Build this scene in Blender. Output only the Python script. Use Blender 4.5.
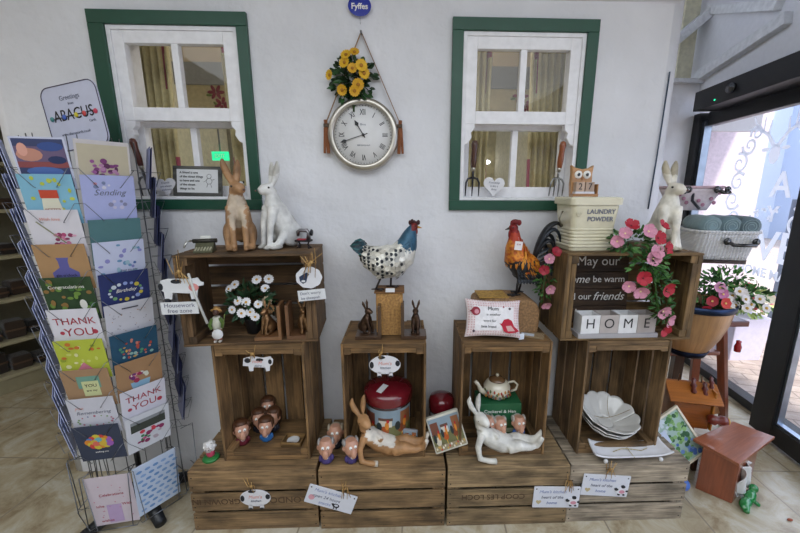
import bpy, bmesh, math, random
from math import sin, cos, pi, radians as R
from mathutils import Matrix, Vector, noise
for o in list(bpy.data.objects): bpy.data.objects.remove(o)
rnd = random.Random(7)
S = bpy.context.scene
COL = S.collection

# ------------------------------------------------------------------ camera
cd = bpy.data.cameras.new('camera'); cam = bpy.data.objects.new('camera', cd); COL.objects.link(cam)
cd.sensor_width = 36; cd.lens = 36 * 360 / 800; cd.shift_x = -17.7 / 800; cd.clip_start = .02
_p, _y, _r = R(11.85), R(-1.91), R(.22)
fw = Vector((-sin(_y)*cos(_p), cos(_y)*cos(_p), -sin(_p))); rt = Vector((cos(_y), sin(_y), 0)); up = rt.cross(fw)
rt, up = rt*cos(_r)+up*sin(_r), up*cos(_r)-rt*sin(_r)
cam.matrix_world = Matrix(((rt.x, up.x, -fw.x, 0), (rt.y, up.y, -fw.y, -1.563), (rt.z, up.z, -fw.z, 1.343), (0, 0, 0, 1)))
S.camera = cam

# ------------------------------------------------------------------ sky, sun, room lamps, exposure
w = bpy.data.worlds.new('world'); S.world = w; w.use_nodes = True
bg = w.node_tree.nodes['Background']; bg.inputs[0].default_value = (.70, .80, 1, 1); bg.inputs[1].default_value = 3.0
sd = bpy.data.lights.new('sun', 'SUN'); sd.energy = 4; sd.angle = R(3); sd.color = (1, .96, .9)
so = bpy.data.objects.new('sun', sd); COL.objects.link(so)
so.rotation_euler = Vector((-.28, .75, -.95)).to_track_quat('-Z', 'Y').to_euler()
def area(name, loc, sx, sy, e, c=(1, 1, 1), rot=(0, 0, 0)):
    l = bpy.data.lights.new(name, 'AREA'); l.shape = 'RECTANGLE'; l.size = sx; l.size_y = sy; l.energy = e; l.color = c
    o = bpy.data.objects.new(name, l); COL.objects.link(o); o.location = loc; o.rotation_euler = rot; return o
area('ceiling_lamp_light', (-.1, -2.5, 2.46), 3.6, 2.6, 72, (.88, .94, 1))
area('ceiling_lamp_light', (-2.6, -.6, 2.46), .6, .6, 6, (1, .9, .75))
area('tea_room_lamp_light', (-.3, .62, 2.38), 1.8, .4, 9, (1, .92, .78))
S.view_settings.view_transform = 'Standard'; S.view_settings.look = 'None'
S.view_settings.exposure = .18; S.view_settings.gamma = 1; S.view_settings.use_curve_mapping = False

# ------------------------------------------------------------------ materials
def lin(h):
    if not isinstance(h, str): return tuple(h)[:3]
    v = [int(h[i:i+2], 16)/255 for i in (0, 2, 4)]
    return tuple(c/12.92 if c <= .04045 else ((c+.055)/1.055)**2.4 for c in v)
class NT:
    def __init__(s, name):
        s.m = bpy.data.materials.new(name); s.m.use_nodes = True; s.t = s.m.node_tree; s.n = s.t.nodes; s.b = s.n['Principled BSDF']
    def add(s, t, **k):
        n = s.n.new(t)
        for a, b in k.items():
            if a in n.inputs: n.inputs[a].default_value = b
            else: setattr(n, a, b)
        return n
    def l(s, a, b): s.t.links.new(a, b)
def vcmat(name, rough=.6, metal=0, var=.12, scale=30, bump=0, bscale=200, coat=0, sheen=0, spec=.5):
    """base colour from the thing's own painted colour, varied a little by noise"""
    q = NT(name); b = q.b
    a = q.add('ShaderNodeAttribute', attribute_name='Col')
    tc = q.add('ShaderNodeTexCoord'); nz = q.add('ShaderNodeTexNoise', Scale=scale, Detail=4.0)
    q.l(tc.outputs['Object'], nz.inputs['Vector'])
    mr = q.add('ShaderNodeMapRange'); mr.inputs[1].default_value = .3; mr.inputs[2].default_value = .7
    mr.inputs[3].default_value = 1-var; mr.inputs[4].default_value = 1+var
    q.l(nz.outputs[0], mr.inputs[0])
    mx = q.add('ShaderNodeVectorMath', operation='MULTIPLY'); q.l(a.outputs['Color'], mx.inputs[0]); q.l(mr.outputs[0], mx.inputs[1])
    q.l(mx.outputs[0], b.inputs['Base Color'])
    b.inputs['Roughness'].default_value = rough; b.inputs['Metallic'].default_value = metal
    b.inputs['Specular IOR Level'].default_value = spec; b.inputs['Coat Weight'].default_value = coat
    b.inputs['Coat Roughness'].default_value = .08; b.inputs['Sheen Weight'].default_value = sheen
    if bump:
        n2 = q.add('ShaderNodeTexNoise', Scale=bscale, Detail=3.0); q.l(tc.outputs['Object'], n2.inputs['Vector'])
        bm = q.add('ShaderNodeBump', Strength=bump, Distance=.003); q.l(n2.outputs[0], bm.inputs['Height']); q.l(bm.outputs[0], b.inputs['Normal'])
    return q.m
MAT = {}
MAT['matte'] = vcmat('matte_paint', .75)
MAT['plain'] = vcmat('card_stock', .7, var=.03)
MAT['satin'] = vcmat('satin_paint', .4, var=.06)
MAT['gloss'] = vcmat('gloss_enamel', .15, var=.05, coat=.6)
MAT['ceramic'] = vcmat('glazed_ceramic', .18, var=.04, coat=.8)
MAT['resin'] = vcmat('painted_resin', .5, var=.28, scale=22, bump=.5, bscale=90)
MAT['fabric'] = vcmat('woven_fabric', .9, var=.1, scale=60, bump=.4, bscale=400, sheen=.3)
MAT['metal'] = vcmat('brushed_metal', .32, metal=1, var=.15, scale=15)
MAT['rust'] = vcmat('painted_sheet_metal', .45, metal=.35, var=.3, scale=35, bump=.4, bscale=120)
MAT['bronze'] = vcmat('bronze_cast', .35, metal=.8, var=.5, scale=45, bump=.5, bscale=120)
MAT['leaf'] = vcmat('leaf', .5, var=.3, scale=80)
MAT['petal'] = vcmat('petal', .6, var=.12, scale=120)
MAT['straw'] = vcmat('straw', .8, var=.4, scale=120, bump=.8, bscale=250)
MAT['plastic'] = vcmat('dark_plastic', .4, var=.03)
def woodmat(name, rough=.7, lo=.55, hi=1.25, coat=0, dirt=.5):
    q = NT(name); b = q.b
    a = q.add('ShaderNodeAttribute', attribute_name='Col'); uv = q.add('ShaderNodeUVMap')
    mp = q.add('ShaderNodeMapping'); mp.inputs['Scale'].default_value = (5, 90, 1); q.l(uv.outputs[0], mp.inputs[0])
    n1 = q.add('ShaderNodeTexNoise', Scale=1.0, Detail=6.0, Roughness=.65, Distortion=.6); q.l(mp.outputs[0], n1.inputs['Vector'])
    m2 = q.add('ShaderNodeMapping'); m2.inputs['Scale'].default_value = (7, 14, 1); q.l(uv.outputs[0], m2.inputs[0])
    n2 = q.add('ShaderNodeTexNoise', Scale=1.0, Detail=4.0); q.l(m2.outputs[0], n2.inputs['Vector'])
    r1 = q.add('ShaderNodeMapRange'); r1.inputs[1].default_value = .3; r1.inputs[2].default_value = .68; r1.inputs[3].default_value = lo; r1.inputs[4].default_value = hi
    q.l(n1.outputs[0], r1.inputs[0])
    r2 = q.add('ShaderNodeMapRange'); r2.inputs[1].default_value = .32; r2.inputs[2].default_value = .6; r2.inputs[3].default_value = 1-dirt; r2.inputs[4].default_value = 1.1
    q.l(n2.outputs[0], r2.inputs[0])
    m = q.add('ShaderNodeMath', operation='MULTIPLY'); q.l(r1.outputs[0], m.inputs[0]); q.l(r2.outputs[0], m.inputs[1])
    mx = q.add('ShaderNodeVectorMath', operation='MULTIPLY'); q.l(a.outputs['Color'], mx.inputs[0]); q.l(m.outputs[0], mx.inputs[1])
    q.l(mx.outputs[0], b.inputs['Base Color']); b.inputs['Roughness'].default_value = rough; b.inputs['Coat Weight'].default_value = coat
    bm = q.add('ShaderNodeBump', Strength=.35, Distance=.002); q.l(n1.outputs[0], bm.inputs['Height']); q.l(bm.outputs[0], b.inputs['Normal'])
    return q.m
MAT['wood'] = woodmat('weathered_crate_wood', .75, .34, 1.18, 0, .6)
MAT['varnish'] = woodmat('varnished_wood', .3, .75, 1.15, .4, .15)
def flat(name, c, rough=.6, metal=0, emit=0, ecol=None):
    q = NT(name); q.b.inputs['Base Color'].default_value = (*lin(c), 1); q.b.inputs['Roughness'].default_value = rough; q.b.inputs['Metallic'].default_value = metal
    if emit: q.b.inputs['Emission Color'].default_value = (*lin(ecol or c), 1); q.b.inputs['Emission Strength'].default_value = emit
    return q.m
MAT['ink'] = flat('black_ink', '1c1c22'); MAT['inkgrey'] = flat('grey_ink', '6b6f80'); MAT['inkwhite'] = flat('white_paint_lettering', 'e8e6e0')
MAT['inkred'] = flat('red_ink', 'a02a3c'); MAT['inkblue'] = flat('blue_ink', '8490b8'); MAT['inkfaint'] = flat('faded_stamp_ink', '4a3522', .8)
MAT['inkpink'] = flat('pink_ink', 'd8968c')
def glassmat(name, refl=.12, tint=(1, 1, 1)):
    q = NT(name); n = q.n; n.remove(q.b); out = n['Material Output']
    tr = q.add('ShaderNodeBsdfTransparent'); tr.inputs[0].default_value = (*tint, 1); gl = q.add('ShaderNodeBsdfGlossy'); gl.inputs['Roughness'].default_value = .02
    fr = q.add('ShaderNodeLayerWeight'); fr.inputs[0].default_value = .5; pw = q.add('ShaderNodeMath', operation='POWER'); pw.inputs[1].default_value = 5; q.l(fr.outputs['Facing'], pw.inputs[0])
    mr = q.add('ShaderNodeMath', operation='MULTIPLY_ADD'); mr.inputs[1].default_value = .5; mr.inputs[2].default_value = refl; q.l(pw.outputs[0], mr.inputs[0])
    mx = q.add('ShaderNodeMixShader'); q.l(mr.outputs[0], mx.inputs[0]); q.l(tr.outputs[0], mx.inputs[1]); q.l(gl.outputs[0], mx.inputs[2]); q.l(mx.outputs[0], out.inputs[0])
    return q.m
MAT['glass'] = glassmat('window_glass', .022); MAT['film'] = glassmat('clear_cellophane', .05)
def frost():
    q = NT('etched_frosting'); n = q.n; b = q.b; b.inputs['Base Color'].default_value = (.9, .93, 1, 1); b.inputs['Roughness'].default_value = .6
    tl = q.add('ShaderNodeBsdfTranslucent'); tl.inputs[0].default_value = (.95, .97, 1, 1)
    mx = q.add('ShaderNodeMixShader'); mx.inputs[0].default_value = .8; q.l(b.outputs[0], mx.inputs[1]); q.l(tl.outputs[0], mx.inputs[2]); q.l(mx.outputs[0], n['Material Output'].inputs[0]); return q.m
MAT['frost'] = frost()
def plaster():
    q = NT('rough_white_plaster'); b = q.b; tc = q.add('ShaderNodeTexCoord')
    n1 = q.add('ShaderNodeTexNoise', Scale=3.0, Detail=5.0); n2 = q.add('ShaderNodeTexNoise', Scale=26.0, Detail=6.0)
    for n_ in (n1, n2): q.l(tc.outputs['Object'], n_.inputs['Vector'])
    cr = q.add('ShaderNodeValToRGB'); cr.color_ramp.elements[0].position = .3; cr.color_ramp.elements[1].position = .7
    cr.color_ramp.elements[0].color = (*lin('d4d5d9'), 1); cr.color_ramp.elements[1].color = (*lin('e4e5e9'), 1)
    q.l(n1.outputs[0], cr.inputs[0]); q.l(cr.outputs[0], b.inputs['Base Color']); b.inputs['Roughness'].default_value = .65
    ad = q.add('ShaderNodeMath', operation='MULTIPLY_ADD'); ad.inputs[1].default_value = 6; q.l(n1.outputs[0], ad.inputs[0]); q.l(n2.outputs[0], ad.inputs[2])
    bm = q.add('ShaderNodeBump', Strength=.55, Distance=.008); q.l(ad.outputs[0], bm.inputs['Height']); q.l(bm.outputs[0], b.inputs['Normal'])
    return q.m
MAT['plaster'] = plaster()
def tilemat(name, c1, c2, c3, mortar, w_=.33, h_=.33, rot=0, rough=.35, msize=.006, off=0):
    q = NT(name); b = q.b; tc = q.add('ShaderNodeTexCoord'); mp = q.add('ShaderNodeMapping'); mp.inputs['Rotation'].default_value = (0, 0, rot); q.l(tc.outputs['Object'], mp.inputs[0])
    br = q.add('ShaderNodeTexBrick', Scale=1.0, offset=off); br.inputs['Mortar Size'].default_value = msize; br.inputs['Brick Width'].default_value = w_; br.inputs['Row Height'].default_value = h_
    br.inputs['Mortar Smooth'].default_value = .3; q.l(mp.outputs[0], br.inputs[0])
    n1 = q.add('ShaderNodeTexNoise', Scale=7.0, Detail=8.0, Roughness=.7, Distortion=.6); q.l(tc.outputs['Object'], n1.inputs['Vector'])
    cr = q.add('ShaderNodeValToRGB'); e = cr.color_ramp.elements; e[0].position = .34; e[0].color = (*lin(c1), 1); e[1].position = .66; e[1].color = (*lin(c3), 1)
    m = e.new(.5); m.color = (*lin(c2), 1); q.l(n1.outputs[0], cr.inputs[0])
    br.inputs['Mortar'].default_value = (*lin(mortar), 1)
    q.l(cr.outputs[0], br.inputs['Color1'])
    hs = q.add('ShaderNodeHueSaturation'); hs.inputs['Value'].default_value = .86; q.l(cr.outputs[0], hs.inputs['Color']); q.l(hs.outputs[0], br.inputs['Color2'])
    q.l(br.outputs['Color'], b.inputs['Base Color']); b.inputs['Roughness'].default_value = rough
    ad = q.add('ShaderNodeMath', operation='MULTIPLY_ADD'); ad.inputs[1].default_value = -1.5; q.l(br.outputs['Fac'], ad.inputs[0]); q.l(n1.outputs[0], ad.inputs[2])
    bm = q.add('ShaderNodeBump', Strength=.25, Distance=.004); q.l(ad.outputs[0], bm.inputs['Height']); q.l(bm.outputs[0], b.inputs['Normal'])
    return q.m
MAT['floor'] = tilemat('stone_floor_tiles', '94846a', 'b4a88e', 'c6c0b0', '8f8574', .42, .42, R(3), .26, .004, .5)
MAT['paving'] = tilemat('brick_paving', 'a8968c', 'b9a79a', 'c9bab0', '8d8078', .2, .1, R(20), .8, .006, .5)
def wicker():
    q = NT('white_wicker'); b = q.b; tc = q.add('ShaderNodeTexCoord'); wv = q.add('ShaderNodeTexWave', Scale=42.0, Distortion=0.0, bands_direction='Z'); q.l(tc.outputs['Object'], wv.inputs[0])
    w2 = q.add('ShaderNodeTexWave', Scale=22.0, bands_direction='X'); q.l(tc.outputs['Object'], w2.inputs[0])
    mu = q.add('ShaderNodeMath', operation='MULTIPLY'); q.l(wv.outputs[1], mu.inputs[0]); q.l(w2.outputs[1], mu.inputs[1])
    cr = q.add('ShaderNodeValToRGB'); cr.color_ramp.elements[0].color = (*lin('cfcfd3'), 1); cr.color_ramp.elements[1].color = (*lin('fbfaf8'), 1); cr.color_ramp.elements[1].position = .4; q.l(mu.outputs[0], cr.inputs[0])
    q.l(cr.outputs[0], b.inputs['Base Color']); b.inputs['Roughness'].default_value = .5
    bm = q.add('ShaderNodeBump', Strength=.9, Distance=.006); q.l(mu.outputs[0], bm.inputs['Height']); q.l(bm.outputs[0], b.inputs['Normal']); return q.m
MAT['wicker'] = wicker()
def ginghammat():
    q = NT('checked_blind_fabric'); b = q.b; a = q.add('ShaderNodeAttribute', attribute_name='Col'); q.l(a.outputs[0], b.inputs['Base Color']); b.inputs['Roughness'].default_value = .9; return q.m

# ------------------------------------------------------------------ mesh helpers
I4 = Matrix.Identity(4)
def T(x=0, y=0, z=0): return Matrix.Translation((x, y, z))
def RX(a): return Matrix.Rotation(a, 4, 'X')
def RY(a): return Matrix.Rotation(a, 4, 'Y')
def RZ(a): return Matrix.Rotation(a, 4, 'Z')
class MB:
    def __init__(s, col='ffffff', M=None): s.v = []; s.f = []; s.c = []; s.uv = []; s.sm = []; s.col = lin(col); s.M = M or I4
    def color(s, c): s.col = lin(c); return s
    def _add(s, vs, fs, M=None, uvs=None, smooth=False, col=None):
        M = s.M @ (M or I4); n = len(s.v); s.v += [tuple(M @ Vector(p)) for p in vs]
        for i, f in enumerate(fs):
            s.f.append([n+k for k in f]); s.c.append(col or s.col); s.sm.append(smooth); s.uv.append(uvs[i] if uvs else [(0.0, 0.0)]*len(f))
        return s
    def box(s, c, d, M=None, tint=0, bev=0):
        x, y, z = [k/2 for k in d]; c = Vector(c); t = 1+rnd.uniform(-tint, tint); ax = sorted(range(3), key=lambda i: -d[i]); off = (rnd.uniform(0, 9), rnd.uniform(0, 9))
        P = [(-x,-y,-z),(x,-y,-z),(x,y,-z),(-x,y,-z),(-x,-y,z),(x,-y,z),(x,y,z),(-x,y,z)]
        F = [(0,3,2,1),(4,5,6,7),(0,1,5,4),(1,2,6,5),(2,3,7,6),(3,0,4,7)]
        uv = []
        for f in F:
            q = [P[i] for i in f]; vr = [i for i in ax if max(p[i] for p in q)-min(p[i] for p in q) > 1e-9]
            if len(vr) < 2: vr = ax[:2]
            uv.append([(p[vr[0]]+off[0], p[vr[1]]+off[1]) for p in q])
        s._add([Vector(p)+c for p in P], F, M, uv, col=tuple(k*t for k in s.col)); return s
    def cyl(s, p0, p1, r0, r1=None, n=12, M=None): return s.tube([p0, p1], [r0, r0 if r1 is None else r1], n, M)
    def tube(s, pts, r, n=8, M=None, flat_=1.0, closed=False, smooth=True):
        pts = [Vector(p) for p in pts]; m = len(pts); rr = r if isinstance(r, (list, tuple)) else [r]*m
        vs = []; u = None
        for i, p in enumerate(pts):
            if closed: t = pts[(i+1) % m]-pts[i-1]
            else: t = pts[min(i+1, m-1)]-pts[max(i-1, 0)]
            t = t.normalized() if t.length > 1e-9 else Vector((0, 0, 1))
            if u is None: u = Vector((0, 0, 1)).cross(t) if abs(t.z) < .9 else Vector((1, 0, 0)).cross(t)
            u = (u-t*u.dot(t)).normalized(); w_ = t.cross(u)
            for k in range(n):
                a = 2*pi*k/n; vs.append(p+u*cos(a)*rr[i]+w_*sin(a)*rr[i]*flat_)
        fs = []; uv = []; L = 0
        for i in range(m if closed else m-1):
            j = (i+1) % m; l2 = L+(pts[j]-pts[i]).length
            for k in range(n):
                k2 = (k+1) % n; fs.append((i*n+k, i*n+k2, j*n+k2, j*n+k)); a = rr[i]*6.28/n; uv.append([(L, k*a), (L, k*a+a), (l2, k*a+a), (l2, k*a)])
            L = l2
        if not closed: fs += [tuple(range(n))[::-1], tuple((m-1)*n+k for k in range(n))]; uv += [[(0, 0)]*n]*2
        return s._add(vs, fs, M, uv, smooth)
    def lathe(s, prof, n=24, M=None, smooth=True, cap=True, wav=0, wn=8):
        vs = []; m = len(prof)
        for i, (r, z) in enumerate(prof):
            for k in range(n):
                a = 2*pi*k/n; q = r*(1+wav*abs(sin(a*wn/2))) if wav else r; vs.append((q*cos(a), q*sin(a), z))
        fs = [(i*n+k, i*n+(k+1) % n, (i+1)*n+(k+1) % n, (i+1)*n+k) for i in range(m-1) for k in range(n)]
        uv = [[(prof[i][1], k*.02), (prof[i][1], k*.02+.02), (prof[i+1][1], k*.02+.02), (prof[i+1][1], k*.02)] for i in range(m-1) for k in range(n)]
        if cap: fs += [tuple(range(n))[::-1], tuple((m-1)*n+k for k in range(n))]; uv += [[(0, 0)]*n]*2
        return s._add(vs, fs, M, uv, smooth)
    def ell(s, c, r, M=None, n=16, m=10):
        if not isinstance(r, (tuple, list)): r = (r, r, r)
        vs = [(0, 0, -1)]+[(cos(2*pi*k/n)*cos(a), sin(2*pi*k/n)*cos(a), sin(a)) for i in range(1, m) for a in (-pi/2+pi*i/m,) for k in range(n)]+[(0, 0, 1)]
        fs = [(0, 1+(k+1) % n, 1+k) for k in range(n)]
        fs += [(1+i*n+k, 1+i*n+(k+1) % n, 1+(i+1)*n+(k+1) % n, 1+(i+1)*n+k) for i in range(m-2) for k in range(n)]
        e = len(vs)-1; b = 1+(m-2)*n; fs += [(b+k, b+(k+1) % n, e) for k in range(n)]
        return s._add([(c[0]+v[0]*r[0], c[1]+v[1]*r[1], c[2]+v[2]*r[2]) for v in vs] if M is None else [(v[0]*r[0], v[1]*r[1], v[2]*r[2]) for v in vs], fs, None if M is None else T(*c) @ M, smooth=True)
    def prism(s, poly, t, M=None):
        """outline in local x,y, thickness t from z=0 up"""
        a = sum(poly[i][0]*poly[(i+1) % len(poly)][1]-poly[(i+1) % len(poly)][0]*poly[i][1] for i in range(len(poly)))
        if a < 0: poly = poly[::-1]
        n = len(poly); vs = [(x, y, 0) for x, y in poly]+[(x, y, t) for x, y in poly]
        fs = [tuple(range(n))[::-1], tuple(range(n, 2*n))]+[(i, (i+1) % n, n+(i+1) % n, n+i) for i in range(n)]
        uv = [[poly[i] for i in range(n)][::-1], [poly[i] for i in range(n)]]+[[(poly[i][0], poly[i][1]), (poly[(i+1) % n][0], poly[(i+1) % n][1]), (poly[(i+1) % n][0], poly[(i+1) % n][1]+t), (poly[i][0], poly[i][1]+t)] for i in range(n)]
        return s._add(vs, fs, M, uv)
    def grid(s, fn, nu, nv, M=None, smooth=True, cfn=None):
        vs = [fn(i/nu, j/nv) for j in range(nv+1) for i in range(nu+1)]
        for j in range(nv):
            pass
        n0 = len(s.f); fs = [(j*(nu+1)+i, j*(nu+1)+i+1, (j+1)*(nu+1)+i+1, (j+1)*(nu+1)+i) for j in range(nv) for i in range(nu)]
        s._add(vs, fs, M, smooth=smooth)
        if cfn:
            for q, (i, j) in enumerate([(i, j) for j in range(nv) for i in range(nu)]): s.c[n0+q] = lin(cfn((i+.5)/nu, (j+.5)/nv))
        return s
    def mesh(s, name, mat):
        me = bpy.data.meshes.new(name); me.from_pydata(s.v, [], s.f); me.validate(clean_customdata=False)
        if len(me.polygons) != len(s.f): print('VALIDATE dropped faces', name, len(s.f), len(me.polygons))
        ca = me.color_attributes.new('Col', 'FLOAT_COLOR', 'CORNER'); uvl = me.uv_layers.new(name='UVMap'); k = 0
        ca = me.color_attributes['Col']; uvl = me.uv_layers['UVMap']
        if len(me.polygons) == len(s.f):
            cols = []; uvs = []
            for i, f in enumerate(s.f):
                for q in range(len(f)): cols += [*s.c[i], 1]; uvs += [*s.uv[i][q]]
            ca.data.foreach_set('color', cols); uvl.data.foreach_set('uv', uvs)
            me.polygons.foreach_set('use_smooth', s.sm)
        me.materials.append(MAT[mat] if isinstance(mat, str) else mat); return me
    def build(s, name, mat='matte', parent=None, bev=0, sub=0, smooth=None, solid=0, M=None):
        o = bpy.data.objects.new(name, s.mesh(name, mat)); COL.objects.link(o)
        if parent: o.parent = parent
        if M is not None: o.matrix_local = M
        if solid: m = o.modifiers.new('solid', 'SOLIDIFY'); m.thickness = solid; m.offset = 0
        if bev: m = o.modifiers.new('bevel', 'BEVEL'); m.width = bev; m.segments = 2; m.limit_method = 'ANGLE'; m.angle_limit = R(40)
        if sub: m = o.modifiers.new('sub', 'SUBSURF'); m.levels = sub; m.render_levels = sub
        if smooth: o.data.polygons.foreach_set('use_smooth', [True]*len(o.data.polygons))
        return o
    def blob(s, name, mat, parent, vox=.004, it=4, paint=None, M=None):
        """all shapes fused to one continuous skin, then painted"""
        o = s.build(name, mat, parent); md = o.modifiers.new('r', 'REMESH'); md.mode = 'VOXEL'; md.voxel_size = vox
        ms = o.modifiers.new('s', 'SMOOTH'); ms.iterations = it; ms.factor = .6
        dg = bpy.context.evaluated_depsgraph_get(); me = bpy.data.meshes.new_from_object(o.evaluated_get(dg)); o.modifiers.clear(); old = o.data; o.data = me
        me.name = name
        for a in list(me.color_attributes): me.color_attributes.remove(a)
        ca = me.color_attributes.new('Col', 'FLOAT_COLOR', 'POINT'); base = (*s.col, 1)
        vals = []
        for v in me.vertices: vals += list((*lin(paint(v.co, v.normal)), 1) if paint else base)
        ca.data.foreach_set('color', vals); me.polygons.foreach_set('use_smooth', [True]*len(me.polygons))
        if not me.materials: me.materials.append(MAT[mat])
        bpy.data.meshes.remove(old)
        if M is not None: o.matrix_local = M
        return o
def tag(o, label=None, cat=None, group=None, kind=None):
    if label: o['label'] = label
    if cat: o['category'] = cat
    if group: o['group'] = group
    if kind: o['kind'] = kind
    return o
def thing(name, label, cat, loc=(0, 0, 0), rz=0, group=None):
    o = bpy.data.objects.new(name, None); COL.objects.link(o); o.empty_display_size = .05; o.location = loc; o.rotation_euler = (0, 0, rz)
    return tag(o, label, cat, group)
def struct(o): o['kind'] = 'structure'; return o
def children(o): return [c for c in COL.objects if c.parent == o]
def copy_tree(o, loc=None, rz=None, label=None, parent=None):
    c = o.copy(); COL.objects.link(c)
    if parent: c.parent = parent
    if loc is not None: c.location = loc
    if rz is not None: c.rotation_euler = (0, 0, rz)
    if label: c['label'] = label
    for ch in [k for k in o.children]: copy_tree(ch, parent=c)
    return c
FACE = RX(pi/2)        # local x,y plane stood upright, facing the shop
def text(s, size, parent, M, mat='ink', name='lettering', th=.0004, shear=0, bold=0, align='CENTER', sx=1):
    c = bpy.data.curves.new('t', 'FONT'); c.body = s; c.size = size; c.extrude = th; c.shear = shear; c.offset = bold; c.align_x = align; c.align_y = 'CENTER'; c.resolution_u = 3
    o = bpy.data.objects.new('t', c); COL.objects.link(o); bpy.context.view_layer.update()
    me = bpy.data.meshes.new_from_object(o.evaluated_get(bpy.context.evaluated_depsgraph_get())); bpy.data.objects.remove(o); bpy.data.curves.remove(c)
    me.transform(Matrix.Diagonal((sx, 1, 1, 1))); me.materials.clear(); me.materials.append(MAT[mat]); me.name = name
    q = bpy.data.objects.new(name, me); COL.objects.link(q); q.parent = parent; q.matrix_local = M; return q
def circ(r, n=24, cx=0, cy=0, ry=None): return [(cx+r*cos(2*pi*k/n), cy+(ry or r)*sin(2*pi*k/n)) for k in range(n)]
def heart(w_, n=28):
    P = []
    for k in range(n):
        t = 2*pi*k/n; P.append((w_/32*16*sin(t)**3, w_/32*(13*cos(t)-5*cos(2*t)-2*cos(3*t)-cos(4*t))))
    return P
def rrect(w_, h, r, n=5):
    P = []
    for cx, cy, a0 in ((w_/2-r, h/2-r, 0), (-w_/2+r, h/2-r, 90), (-w_/2+r, -h/2+r, 180), (w_/2-r, -h/2+r, 270)):
        for k in range(n+1): a = R(a0+90*k/n); P.append((cx+r*cos(a), cy+r*sin(a)))
    return P

# ================================================================== THE SETTING
# floor, walls with the two window openings, ceiling
struct(MB().prism([(-4.3, -5.1), (1.50, -5.1), (2.17, .0), (2.34, 1.6), (2.34, 2.4), (-4.3, 2.4)], .1, T(0, 0, -.1)).build('floor', 'floor'))
def wall_with_holes(name, x0, x1, y0, y1, z0, z1, holes, mat='plaster'):
    xs = sorted({x0, x1}|{h[0] for h in holes}|{h[1] for h in holes}); b = MB('e0e0e4')
    for i in range(len(xs)-1):
        a, c = xs[i], xs[i+1]; hs = [h for h in holes if h[0] <= a+1e-6 and h[1] >= c-1e-6]
        if not hs: b.box(((a+c)/2, (y0+y1)/2, (z0+z1)/2), (c-a, y1-y0, z1-z0))
        else:
            h = hs[0]
            b.box(((a+c)/2, (y0+y1)/2, (z0+h[2])/2), (c-a, y1-y0, h[2]-z0)); b.box(((a+c)/2, (y0+y1)/2, (h[3]+z1)/2), (c-a, y1-y0, z1-h[3]))
    return struct(b.build(name, mat))
WL = dict(x0=-1.1, x1=-.65, z0=1.30, z1=1.96); WR = dict(x0=.235, x1=.715, z0=1.30, z1=1.96)
# shop wall: its plastered ends are slightly rounded
wall_with_holes('wall_back', -1.575, 1.06, 0, .15, 0, 2.5, [(-1.135, -.645, 1.305, 1.955), (.228, .718, 1.305, 1.955)])
struct(MB('e0e0e4').cyl((-1.575, .075, 0), (-1.575, .075, 2.5), .075, n=20).build('trim_1', 'plaster'))
struct(MB('e0e0e4').cyl((1.06, .0755, 0), (1.06, .0755, 2.5), .0745, n=20).build('trim_2', 'plaster'))
# soft cornice bulge where the wall meets the ceiling
struct(MB('e0e0e4').tube([(-3.9, .0, 2.12), (1.08, .0, 2.12)], .05, 16).build('trim_3', 'plaster'))
# the tea room behind the windows
struct(MB('cfc6a4').box((-.3, 2.9, 1.25), (3.4, .1, 2.5)).build('wall_tea_room_back', 'matte'))
struct(MB('d6cfb4').box((-1.62, 1.6, 1.25), (.08, 2.7, 2.5)).build('wall_tea_room_left', 'matte'))
struct(MB('d6cfb4').box((1.10, 1.6, 1.25), (.08, 2.7, 2.5)).build('wall_tea_room_right', 'matte'))
struct(MB('dcdcdc').box((-.3, 1.52, 2.45), (2.8, 2.7, .08)).build('ceiling_tea_room', 'matte'))
# main ceiling, outer walls of the shop
struct(MB('dadbdd').box((-.9, -2.5, 2.52), (6.3, 4.98, .06)).build('ceiling', 'matte'))
struct(MB('d8d8dc').box((.2, -4.95, 1.3), (9, .1, 2.6)).build('wall_front', 'matte'))
struct(MB('c9c6bc').box((-3.95, -1.5, 1.3), (.1, 7, 2.6)).build('wall_left', 'matte'))
struct(MB('8f8a7c').box((-2.75, 1.9, 1.3), (2.4, .1, 2.6)).build('wall_left_alcove', 'matte'))
struct(MB('c8c5ba').box((-2.8, 1.0, 2.5), (2.3, 2.0, .06)).build('ceiling_alcove', 'matte'))
# right: lower white wall beyond the corner, gable boards, rafters
struct(MB('e2e2e6').box((1.72, 1.40, 1.08), (1.24, .1, 2.16)).build('wall_porch', 'plaster'))
struct(MB('d9dade').box((1.72, 1.385, 2.165), (1.26, .16, .03)).build('trim_4', 'matte'))
struct(MB('c6c7cb').box((2.0, 1.9, 2.6), (2.6, .06, 1.4)).build('wall_gable', 'plain'))
rf = MB('d2d3d6')
def slope(p, q, w_, y0, y1, b):
    p = Vector((p[0], 0, p[1])); q = Vector((q[0], 0, q[1])); d = (q-p).normalized(); n = Vector((-d.z, 0, d.x))*w_
    b._add([(p.x, y0, p.z), (q.x, y0, q.z), (q.x+n.x, y0, q.z+n.z), (p.x+n.x, y0, p.z+n.z), (p.x, y1, p.z), (q.x, y1, q.z), (q.x+n.x, y1, q.z+n.z), (p.x+n.x, y1, p.z+n.z)], [(0, 1, 2, 3), (7, 6, 5, 4), (0, 4, 5, 1), (1, 5, 6, 2), (2, 6, 7, 3), (3, 7, 4, 0)])
def bar(name, p, q, w_, d, col):               # straight roof timber between two points
    p = Vector(p); q = Vector(q); L = (q-p).length; m = MB(col); m.box((0, 0, 0), (L, d, w_)); o = m.build(name, 'matte', bev=.004)
    o.matrix_world = Matrix.Translation((p+q)/2) @ (q-p).to_track_quat('X', 'Z').to_matrix().to_4x4(); return struct(o)
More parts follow.
